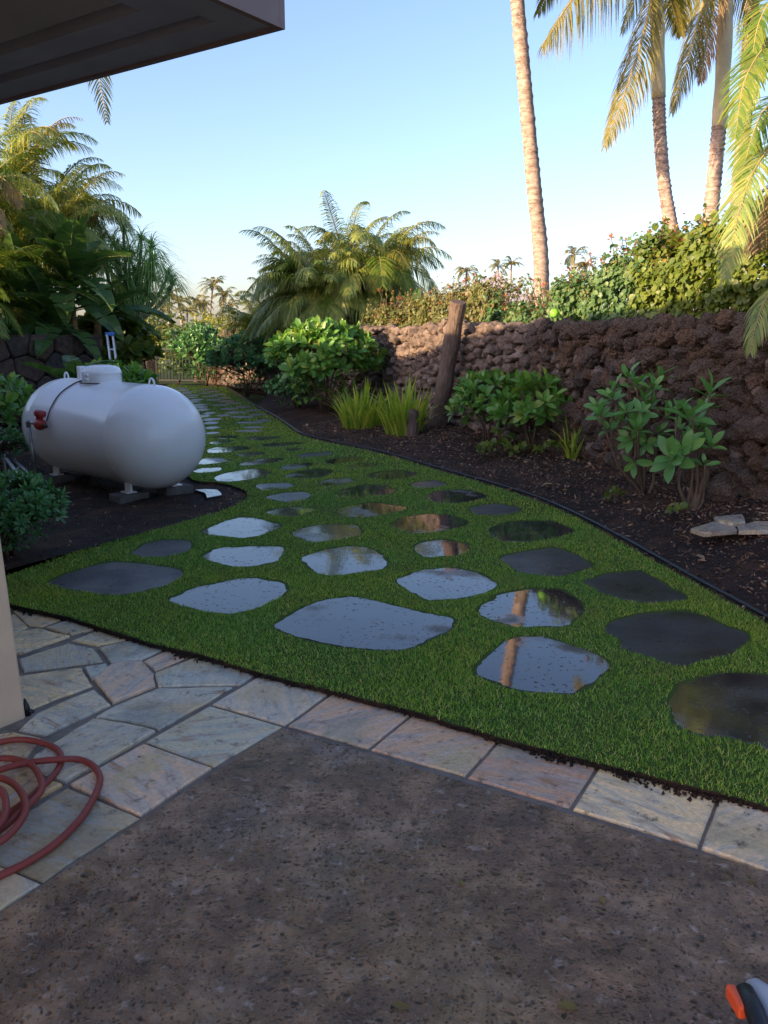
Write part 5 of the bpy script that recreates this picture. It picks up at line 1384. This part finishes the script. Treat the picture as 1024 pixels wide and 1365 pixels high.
COCO = palm_fronds('coconut_frond', 'coco', 1.0, .22, .0085, 76, .8, rr=.010)
DRY = palm_fronds('dry_frond', 'dryfrond', 1.0, .22, .014, 36, .9, rr=.012)
FARP = [frond_mesh('far_frond', arc(1.0, ri, dr, 5), 16, .30, .045, 'farpalm', .7, rr=.015, seed=k) for k, (ri, dr) in enumerate([(1.2, 1.0), (.7, .9), (.25, .8)])]
def frond_at(parent, me, pos, az, L, tilt=0.0, roll=0.0):
    A = Matrix.Translation(pos) @ Matrix.Rotation(rad(az), 4, 'Z') @ Matrix.Rotation(-rad(tilt), 4, 'Y') @ Matrix.Rotation(rad(roll), 4, 'X') @ Matrix.Diagonal((L, L, L, 1))
    return place('frond', me, None, parent, A)
def areca_clump(label, base, stems, spread, h, fr, L, mixes, seed=1, name='areca_palm', group=None, hi=None):
    """clustering palm: several canes leaning out of one base, each with a fan of fronds"""
    base = Vector(base); t = thing(name, label, 'palm', base, group)
    for k in range(stems):
        a = 2 * math.pi * k / stems + R.uniform(-.4, .4); q = spread * R.uniform(.25, 1.0) if k else 0
        hh = h * (R.uniform(.62, 1.0) if stems > 13 else R.uniform(.55, 1.0)) if k else h
        top = base + Vector((math.cos(a) * q, math.sin(a) * q, hh)); root = base + Vector((math.cos(a) * q * .3, math.sin(a) * q * .3, -.05))
        mb = MB(); mb.tube(bez(root, root.lerp(top, .5) + Vector((0, 0, .15 * hh)), top, 8), [.045 - .002 * i for i in range(9)], 8); mb.build('stem', M['greentwig'], t)
        for j in range(fr):
            az = math.degrees(a) + R.gauss(0, 85); v = R.choices(range(5), [.24, .26, .22, .10, .18])[0]
            m_ = R.choices(mixes[0], mixes[1])[0]
            frond_at(t, m_[v], top + Vector((0, 0, -.15 * R.random())), az, L * R.uniform(.75, 1.15), R.uniform(-8, 12), R.uniform(-15, 15))
    return t
# big clump beyond the wall
areca_clump('big feathery palm clump behind the lava wall left of centre', (-0.85, 19.6, 0), 17, 1.45, 2.95, 17, 1.65, ([ARECA, ARECAY, ARECAB], [.70, .14, .16]))
areca_clump('lower yellowish feathery palm at the left foot of the big palm clump', (-2.95, 21.5, 0), 8, .7, 1.9, 10, 1.05, ([ARECAY, ARECA], [.5, .5]))
# left garden
areca_clump('tall feathery palm filling the upper left behind the banana leaves', (-7.3, 17.2, 0), 12, 1.3, 4.2, 12, 1.95, ([ARECA, ARECAY, ARECAB, DRY], [.5, .24, .18, .08]))
areca_clump('feathery palm under the eave at the left picture edge', (-7.3, 14.8, 0), 7, .9, 3.6, 9, 1.8, ([ARECA, ARECAB, DRY], [.6, .28, .12]))
areca_clump('low bright yellow-green palm in the left corner over the garden wall', (-6.75, 13.5, 0), 4, .35, 2.0, 8, 1.45, ([ARECAB], [1]))
banana('banana_plant', 'banana plant with the largest dark leaves in the upper left, brown stem showing', (-5.6, 15.3, 0), 2.2, [(-100, 45, 1.5, 2), (-60, 62, 1.6, 1), (-20, 50, 1.5, 2), (20, 40, 1.5, 1), (-130, 65, 1.5, 1), (180, 60, 1.5, 2), (200, 40, 1.5, 3), (-80, 15, 1.4, 3), (-45, 25, 1.5, 3), (60, 60, 1.4, 1), (-90, 75, 1.5, 0), (-110, 0, 1.4, 3), (-70, 40, 1.5, 1), (-50, 5, 1.4, 3), (-125, 25, 1.4, 2), (-30, 75, 1.5, 1), (-85, 58, 1.5, 2)], None, .12)
banana('banana_plant', 'shorter banana plant with drooping leaves at the front of the banana group', (-5.75, 14.75, 0), 1.55, [(-90, 50, 1.3, 2), (-50, 40, 1.3, 2), (-130, 45, 1.3, 2), (-15, 55, 1.3, 1), (-70, 20, 1.2, 3), (-110, 70, 1.3, 1), (30, 45, 1.2, 2), (180, 50, 1.2, 2), (-30, 15, 1.2, 3)], None, .10)
banana('banana_plant', 'banana plant leaning right beside the strap-leaved tree', (-5.35, 15.9, 0), 1.7, [(-10, 40, 1.3, 1), (10, 25, 1.4, 2), (-40, 30, 1.2, 2), (-80, 50, 1.2, 1), (50, 60, 1.2, 1), (160, 55, 1.2, 2), (-120, 20, 1.1, 3), (0, 8, 1.2, 2)], None, .10)
banana('banana_plant', 'banana plant with hanging leaves at the left edge behind the garden wall', (-6.2, 14.6, 0), 2.0, [(-90, 40, 1.4, 2), (-40, 55, 1.4, 1), (-140, 55, 1.5, 2), (0, 35, 1.3, 3), (-70, 70, 1.4, 1), (170, 50, 1.3, 2), (-110, 10, 1.2, 3)], None, .11)
# undergrowth just over the left wall
for (x, y, lab, me_, mt) in [(-6.2, 15.0, 'dark undergrowth bush over the wall under the banana leaves', 'darkshrub', 'darkshrub'), (-6.9, 14.0, 'green undergrowth bush over the wall at the left edge', 'big', 'plumeria'), (-5.3, 16.4, 'yellow-green bush behind the ladder top', 'hedgeR', 'hedgeR')]:
    shrub('leafy_shrub', lab, (x, y, 0), .8, .7, 1.75, 90, (7, 9), .2, LEAF[me_], mt, 0, fill=200)
# strap-leaved tree with a forked trunk
pt = thing('screw_pine', 'forked grey-stemmed tree with drooping tufts of strap leaves right of the bananas', 'tree', (-5.35, 17.6, 0))
PST = []
for k, dr in enumerate((.9, 1.25, 1.7)):
    vs, fs = [], []
    for i in range(6):
        u = i / 5; w_ = .017 * (1 - u ** 2) + .002
        c = Vector((u * (1 - .2 * dr * u), 0, .5 * u - dr * u * u)); vs += [tuple(c + Vector((0, -w_, 0))), tuple(c + Vector((0, w_, 0)))]
    for i in range(5): fs.append((2 * i, 2 * i + 1, 2 * i + 3, 2 * i + 2))
    me = bpy.data.meshes.new('strap_leaf'); me.from_pydata(vs, [], fs); me.materials.append(M['pandan']); me.update(); PST.append(me)
mb = MB(); base = Vector((-5.35, 17.6, 0)); fork = base + Vector((0.05, 0, 1.55))
mb.tube([base + Vector((0, 0, -.05)), base + Vector((.06, 0, .8)), fork], [.085, .075, .07], 10); tufts = []
for (dx, dz) in [(-.55, 1.1), (-.15, 1.6), (.30, 1.75), (.62, 1.25), (.85, .85), (-.40, .55), (.15, 1.05), (.5, .6), (-.8, .8), (.0, 1.9), (-.35, 1.35), (.55, 1.55), (.75, 1.05), (.1, 1.45)]:
    tip = fork + Vector((dx, R.uniform(-.5, .5), dz)); md = fork.lerp(tip, .5) + Vector((dx * .25, 0, -.05))
    mb.tube(bez(fork, md, tip, 6), [.055, .05, .045, .04, .035, .03, .028], 8, False); tufts.append(tip)
for k in range(16):
    a = R.uniform(0, 6.28); q = R.uniform(.3, 1.0); tufts.append(fork + Vector((math.cos(a) * .85 * q, math.sin(a) * .7 * q, 1.0 + .85 * R.uniform(-.6, .95) * math.sqrt(max(.05, 1 - q * q * .8)))))
    mb.tube([R.choice(tufts[:9]).lerp(fork, .4), tufts[-1]], [.03, .02], 5, False)
mb.build('trunk', M['bark'], pt)
items = []
for tip in tufts:
    for k in range(85):
        a = R.uniform(0, 6.28)
        items.append((R.choice(PST), Matrix.Translation(tip) @ Matrix.Rotation(a, 4, 'Z') @ Matrix.Rotation(-rad(R.uniform(-15, 70)), 4, 'Y') @ Matrix.Scale(R.uniform(.42, .68), 4)))
emit(pt, items, 'pandan', 0, stuffname='crown')

# coconut palms
def trunk_mesh(P, r0, r1, bulge=.0, rings=.016, seed=0):
    r_ = random.Random(seed); C = catmull(P, 26); n = len(C) - 1; rr = []
    for i in range(n + 1):
        t = i / n; q = r0 + (r1 - r0) * t + bulge * math.exp(-t * 14)
        rr.append(q * (1 + (rings / q if i % 3 == 0 else 0) * r_.uniform(.2, 1.2) + r_.uniform(-.025, .025)))
    mb = MB(); mb.tube(C, rr, 14); return mb
def coconut(label, P, r0, r1, shaft=None, fronds=(), crown=(), L=3.4, mats=COCO, group='tall coconut palms beyond the wall'):
    base = Vector((P[0].x, P[0].y, 0)); t = thing('coconut_palm', label, 'palm', base, group)
    trunk_mesh([base + Vector((0, 0, -.1))] + P, r0, r1, .05, seed=int(P[0].x * 10)).build('trunk', M['bark'], t)
    top = P[-1]
    if shaft:
        mb = MB(); C = catmull(shaft, 6); mb.tube(C, [r1 * (1.12 - .05 * i / len(C)) * (1.0 + .06 * math.sin(i)) for i in range(len(C))], 14); mb.build('crown_sheath', M['shaft'], t); top = shaft[-1]
    for k, (pts, nl, ll, lw, hang, mt) in enumerate(fronds):
        Q = catmull([atY(*q) for q in pts], 6)
        me = frond_mesh('frond', Q, nl, ll, lw, mt, hang, vee=.05, seed=40 + k, rr=.03, bare=.06)
        link('frond', me, None, t)
    for (az, v, l_) in crown: frond_at(t, mats[v], top, az, L * l_, R.uniform(-6, 10), R.uniform(-15, 15))
    return t
coconut('tallest visible palm trunk, bare and leaning slightly left, right of centre', [atY(722, 372, 15.5), atY(712, 250, 15.4), atY(701, 130, 15.3), atY(688, -20, 15.2), atY(676, -200, 15.2), atY(668, -330, 15.2)], .135, .102,
    None, (), [(a, i % 4, 1.0) for i, a in enumerate(range(0, 360, 28))])
coconut('palm with a dark-ringed trunk and pale sheath, a frond drooping to its left', [atY(905, 345, 13), atY(897, 310, 13), atY(886, 250, 13), atY(880, 180, 13), atY(878, 128, 13)], .098, .088,
    [atY(878, 130, 13), atY(877, 60, 13), atY(875, 0, 13), atY(873, -40, 13)],
    [([(874, -30, 13), (862, 30, 12.8), (838, 110, 12.5), (806, 195, 12.3)], 110, .60, .017, .8, 'coco'),
     ([(874, -40, 13), (830, -45, 12.6), (775, -15, 12.2), (722, 62, 11.9)], 116, .80, .017, 1.0, 'coco'),
     ([(876, -30, 13), (893, -5, 13.4), (902, 25, 13.7), (908, 48, 13.9)], 60, .42, .017, .6, 'coco')],
    [(20, 0, 1), (60, 1, 1), (110, 1, 1), (160, 4, 1), (250, 4, .9), (330, 0, 1)])
coconut('palm with a long pale sheath right of the dark-ringed palm, fronds hanging along it', [atY(944, 330, 14), atY(946, 300, 14), atY(953, 230, 14), atY(959, 165, 14)], .125, .105,
    [atY(959, 172, 14), atY(964, 90, 14), atY(968, 0, 14), atY(970, -50, 14)],
    [([(966, -50, 14), (945, -20, 13.8), (922, 60, 13.6), (895, 150, 13.5)], 110, .52, .017, .9, 'coco'),
     ([(966, -50, 14), (952, 0, 13.7), (942, 55, 13.5), (934, 110, 13.4)], 80, .42, .016, .9, 'dryfrond'),
     ([(968, -50, 14), (985, -30, 14.2), (1005, 20, 14.3), (1020, 90, 14.4)], 80, .55, .017, .9, 'coco')],
    [(30, 0, 1), (80, 1, 1), (140, 4, 1), (300, 0, .9)])
coconut('slender sunlit palm trunk close to the right picture edge', [atY(978, 330, 16.5), atY(985, 250, 16.5), atY(993, 150, 16.5), atY(1000, 40, 16.5), atY(1004, -60, 16.5), atY(1006, -180, 16.5)], .14, .115,
    None, (), [(a, i % 4, 1.0) for i, a in enumerate(range(0, 360, 40))])
# palm whose crown hides behind the eave
coconut('palm hidden behind the eave with one frond tip hanging into the sky', [atY(-70, 330, 14.5), atY(-40, 180, 14.5), atY(30, 50, 14.4), atY(80, -40, 14.4)], .13, .11, None,
    [([(80, -40, 14.4), (108, 0, 13.9), (126, 70, 13.5), (143, 163, 13.3)], 52, .5, .022, .5, 'coco')],
    [(100, 0, .55), (150, 1, .55), (200, 2, .5), (60, 0, .5), (250, 1, .5)], 3.2, COCO, None)

# near feathery palm reaching in from the right
nb = Vector((4.15, 7.4, 0))
np_ = thing('areca_palm', 'near feathery palm reaching in from the right picture edge over the wall', 'palm', nb)
for k in range(4):
    mb = MB(); mb.tube(bez(nb + Vector((.08 * k, .1 * (k % 2), -.05)), nb + Vector((.1 * k, 0, 1.4)), nb + Vector((.12 * k - .1, .1, 2.5 + .15 * k)), 7), [.05 - .003 * i for i in range(8)], 8); mb.build('stem', M['greentwig'], np_)
for k, (pts, nl, ll, lw, hang, vee, mt) in enumerate([
    ([(1085, 120, 7.3), (1050, 50, 7.1), (1020, 62, 6.9), (992, 110, 6.7), (980, 185, 6.6)], 60, .40, .019, .35, .1, 'arecabright'),
    ([(1085, 190, 7.4), (1055, 130, 7.3), (1025, 140, 7.2), (1004, 178, 7.1), (988, 240, 7.0)], 54, .42, .019, .3, .2, 'arecabright'),
    ([(1080, 280, 7.2), (1050, 200, 7.0), (1020, 205, 6.8), (990, 265, 6.6), (966, 372, 6.5)], 66, .42, .018, .45, .05, 'areca'),
    ([(1080, 260, 7.5), (1052, 160, 7.5), (1024, 150, 7.5), (1002, 210, 7.4), (992, 290, 7.4)], 54, .42, .018, .25, .2, 'areca'),
    ([(1085, 270, 7.3), (1055, 235, 7.1), (1030, 245, 7.0), (1012, 290, 6.9), (1002, 335, 6.8)], 48, .34, .016, .9, 0, 'dryfrond'),
    ([(1090, 400, 6.9), (1060, 370, 6.6), (1030, 385, 6.4), (1010, 425, 6.25), (1000, 470, 6.2)], 44, .30, .016, .9, 0, 'areca'),
    ([(1085, 230, 7.6), (1058, 185, 7.6), (1034, 185, 7.6), (1010, 215, 7.5), (990, 265, 7.5)], 50, .42, .018, .2, .25, 'areca'),
    ([(1090, 330, 7.3), (1060, 270, 7.2), (1030, 260, 7.1), (1005, 290, 7.0), (985, 350, 6.9)], 54, .40, .018, .4, .1, 'areca'),
    ([(1090, 60, 7.8), (1062, 60, 7.8), (1035, 75, 7.7), (1010, 110, 7.6), (992, 160, 7.6)], 50, .44, .019, .2, .25, 'areca'),
    ([(1090, 90, 7.3), (1060, 10, 7.2), (1035, -5, 7.1), (1012, 30, 7.0), (1002, 80, 6.9)], 54, .40, .019, .3, .2, 'arecabright')]):
    link('frond', frond_mesh('frond', catmull([atY(*q) for q in pts], 5), nl, ll, lw, mt, hang, vee, seed=70 + k, rr=.016, bare=.1), None, np_)
for az in (20, 70, 120, 165, 320): frond_at(np_, R.choice(ARECAB), nb + Vector((.1, .1, 2.7)), az, 1.7)

# far coconut palms beyond the gate and over the hedge
def far_palm(px, pytop, Y, label, group, lean=0.0, sz=1.0):
    Y *= 1.85; sz *= .80
    top = atY(px, pytop, Y); base = Vector((top.x - lean, Y, -.05)); t = thing('coconut_palm', label, 'palm', base, group)
    mb = MB(); mb.tube(bez(base, base.lerp(top, .6) + Vector((-lean * .3, 0, 0)), top, 6), [.17, .15, .14, .13, .12, .12, .11], 7); mb.build('trunk', M['bark'], t)
    for j in range(15): frond_at(t, R.choice(FARP), top, j * 24 * 1.618 * 3 + R.uniform(-15, 15), 2.6 * sz * R.uniform(.8, 1.1), R.uniform(-20, 25))
GF = 'far coconut palms beyond the gate'; LF = 'small far coconut palm in the row beyond the gate'
for (px, py, Y, ln, sz, lab) in [(207, 398, 52, .5, .9, 'leftmost of the far palms, half behind the strap-leaved tree'), (226, 392, 56, .3, 1, 'tall far palm over the gate, taller than its left-hand neighbours'), (238, 404, 50, -.4, .9, 'far palm leaning left above the middle of the gate'),
        (262, 402, 60, .4, 1.0, 'far palm leaning right in the touching pair left of the tallest'), (270, 405, 55, -.3, .9, 'far palm leaning left in the touching pair left of the tallest'), (298, 394, 62, .5, 1.1, 'big-crowned far palm directly right of the tallest one'),
        (306, 410, 54, .2, .9, 'low far palm at the right end of the row, by the big palm clump'), (218, 412, 48, .2, .8, 'low small far palm between the two left-hand tall ones'), (250, 416, 46, .3, .8, 'lowest far palm, its crown just over the trees behind the gate')]:
    far_palm(px, py, Y, lab, GF, ln, sz)
far_palm(284, 382, 60, 'tallest of the far coconut palms beyond the gate', GF, .8, 1.1)
for (px, py, Y, lab) in [(622, 362, 52, 'single far palm crown peeping over the hedge above the post'), (664, 356, 56, 'left one of two far palm crowns touching, between post and tall trunk'), (682, 352, 58, 'right one of two far palm crowns touching, beside the tall trunk'), (766, 340, 50, 'far palm crown over the hedge just right of the tall trunk'), (781, 352, 52, 'lower far palm crown half sunk in the hedge right of the tall trunk')]:
    far_palm(px, py, Y, lab, 'far palms over the hedge', .2, .85)
# far trees and bushes behind the gate
def far_tree(name, label, base, rx, h, n, L, mat, group=None, z0=.2):
    base = Vector(base); t = thing(name, label, 'tree', base, group); mb = MB(); items = []
    mb.tube([base + Vector((0, 0, -.05)), base + Vector((.05, 0, h * .3)), base + Vector((0, 0, h * .6))], [.12, .09, .05], 7)
    for k in range(6):
        a = R.uniform(0, 6.28); mb.tube([base + Vector((0, 0, h * .3)), base + Vector((math.cos(a) * rx * .5, math.sin(a) * rx * .5, h * R.uniform(.5, .8)))], [.06, .02], 5, False)
    mb.build('trunk', M['twig'], t)
    cl = [(R.uniform(0, 6.28), R.uniform(.2, .85), R.uniform(z0, .92)) for _ in range(16)]
    for k in range(n):
        a, q, z = R.choice(cl); c = base + Vector((math.cos(a) * rx * q, math.sin(a) * rx * q, h * z))
        d = Vector((R.gauss(0, 1), R.gauss(0, 1), R.gauss(0, 1))).normalized() * R.uniform(.5, 1.05)
        p = c + Vector((d.x * rx * .42, d.y * rx * .42, d.z * h * .17))
        items.append((R.choice(LEAF['farleaf']), frame(p, (R.gauss(0, 1), R.gauss(0, 1), -.3), vjit(d + Vector((0, 0, .4)), .3), L * R.uniform(.7, 1.3))))
    joined('crown', items, t, M[mat]); return t
for (x, y, rx, h, lab, mt) in [(-7.2, 26, 1.1, 2.3, 'yellow-green tree just behind the low wall left of the gate', 'farleaf'), (-5.7, 25.6, .95, 1.75, 'round green bush straight behind the black gate', 'hedgeM'),
        (-8.6, 29, 1.5, 2.6, 'broad yellowish tree farther left behind the gate', 'farleaf'), (-6.9, 33, 1.3, 2.2, 'small pale tree at the end of the gate path', 'arecayellow'),
        (-4.3, 27.5, 1.0, 2.2, 'brownish twiggy tree right of the gate gap', 'hedgeL'), (-3.5, 24.5, .9, 1.9, 'dark bush behind the corner of the lava wall', 'hedgeM')]:
    far_tree('far_tree', lab, (x, y, 0), rx, h, 900, .20, mt)
# far wood: one mass
items = []
for k in range(9000):
    x = R.uniform(-75, 75); y = R.uniform(68, 100)
    if -20 < x < -16.5: continue
    hmx = 1.7 + 1.1 * noise.noise(Vector((x * .11, y * .1, 1)))
    items.append((R.choice(LEAF['farleaf']), frame(Vector((x, y, R.random() ** .6 * hmx)), (R.gauss(0, 1), R.gauss(0, 1), -.2), (R.gauss(0, .6), -1, .8), R.uniform(.5, 1.0))))
o = joined('far_wood', items, None, M['farleaf']); tag(o, 'far belt of low woodland along the shore', None, None, 'stuff')
# a far house roof over the hedge
fh = thing('far_house', 'far grey gable roof peeping over the hedge left of the tall trunk', 'house', (5.9, 48, 0))
b = MB(); b.box((4.3, 47, -.05), (3.6, 0, 0), (0, 5, 0), (0, 0, 3.0)); b.build('wall', M['stucco'], fh, smooth=False)
b = MB(); x0, x1, xm = 3.9, 8.3, 6.1
b.add([(x0, 46.6, 2.9), (x1, 46.6, 2.9), (xm, 46.6, 4.55), (x0, 52.4, 2.9), (x1, 52.4, 2.9), (xm, 52.4, 4.55)], [(0, 1, 2), (5, 4, 3), (0, 2, 5, 3), (2, 1, 4, 5), (1, 0, 3, 4)])
b.build('roof', M['trim'], fh, smooth=False)

# --- fallen leaves
LEAFD = leaf_mesh('fallen_leaf_mesh', .55, .25, .5, .5, 5, mat='deadleaf', wavy=.05); LEAFY = leaf_mesh('fallen_leaf_yellow', .5, .12, .2, .5, 5, mat='yellowleaf', wavy=.05)
for (px, py, L, lab) in [(924, 750, .10, 'brown dry leaf lying flat on the mulch right of the edging, largest one'), (905, 722, .09, 'pale curled dry leaf on the mulch above the largest brown one'), (738, 655, .12, 'pinkish dry leaf on the mulch below the ti plant'), (728, 622, .11, 'rust brown leaf on the mulch under the glossy bush'),
        (683, 590, .14, 'upright brown leaf between the two glossy bushes'), (813, 640, .10, 'pale cream dead leaf on a stalk below the open shrub'), (848, 684, .07, 'small pinkish leaf scrap near the edging below the open shrub'), (408, 569, .10, 'white scrap lying on the black soil left of the yellow lily clump')]:
    q = bed_px(px, py); o = link('fallen_leaf', LEAFD, None); o.matrix_basis = frame(q + Vector((0, 0, .03)), (R.gauss(0, 1), R.gauss(0, 1), R.uniform(-.1, .3)), (R.gauss(0, .3), R.gauss(0, .3), 1), L); tag(o, lab, 'leaf', 'dry leaves on the mulch')
for (px, py, L, lab) in [(546, 1345, .045, 'yellow leaf scrap on the slab near the bottom edge, left of two'), (772, 1345, .05, 'yellow leaf scrap on the slab near the bottom edge, right of two'), (612, 1172, .03, 'thin straw scrap on the slab above the middle'), (805, 1205, .03, 'thin straw scrap on the slab under the cream border stone'), (690, 1165, .025, 'tan leaf scrap on the slab under the rust border stone'), (1010, 1175, .03, 'straw scrap on the slab near the right picture edge')]:
    q = at(px, py, .004); o = link('leaf_scrap', LEAFY, None); o.matrix_basis = frame(q, (R.gauss(0, 1), R.gauss(0, 1), .02), (0, 0, 1), L); tag(o, lab, 'leaf', 'leaf scraps on the slab')

q = at(36, 950, 0); mb = MB(); mb.tube([q + Vector((0, 0, -.01)), q + Vector((0, 0, .025)), q + Vector((-.004, 0, .06))], [.016, .013, .004], 8); mb.tube([q + Vector((-.005, .01, .012)), q + Vector((.03, -.012, .010))], .007, 6)
tag(mb.build('pipe_stub', M['darkrubber']), 'small black pipe stub on the flagstones at the foot of the pillar', 'pipe stub')
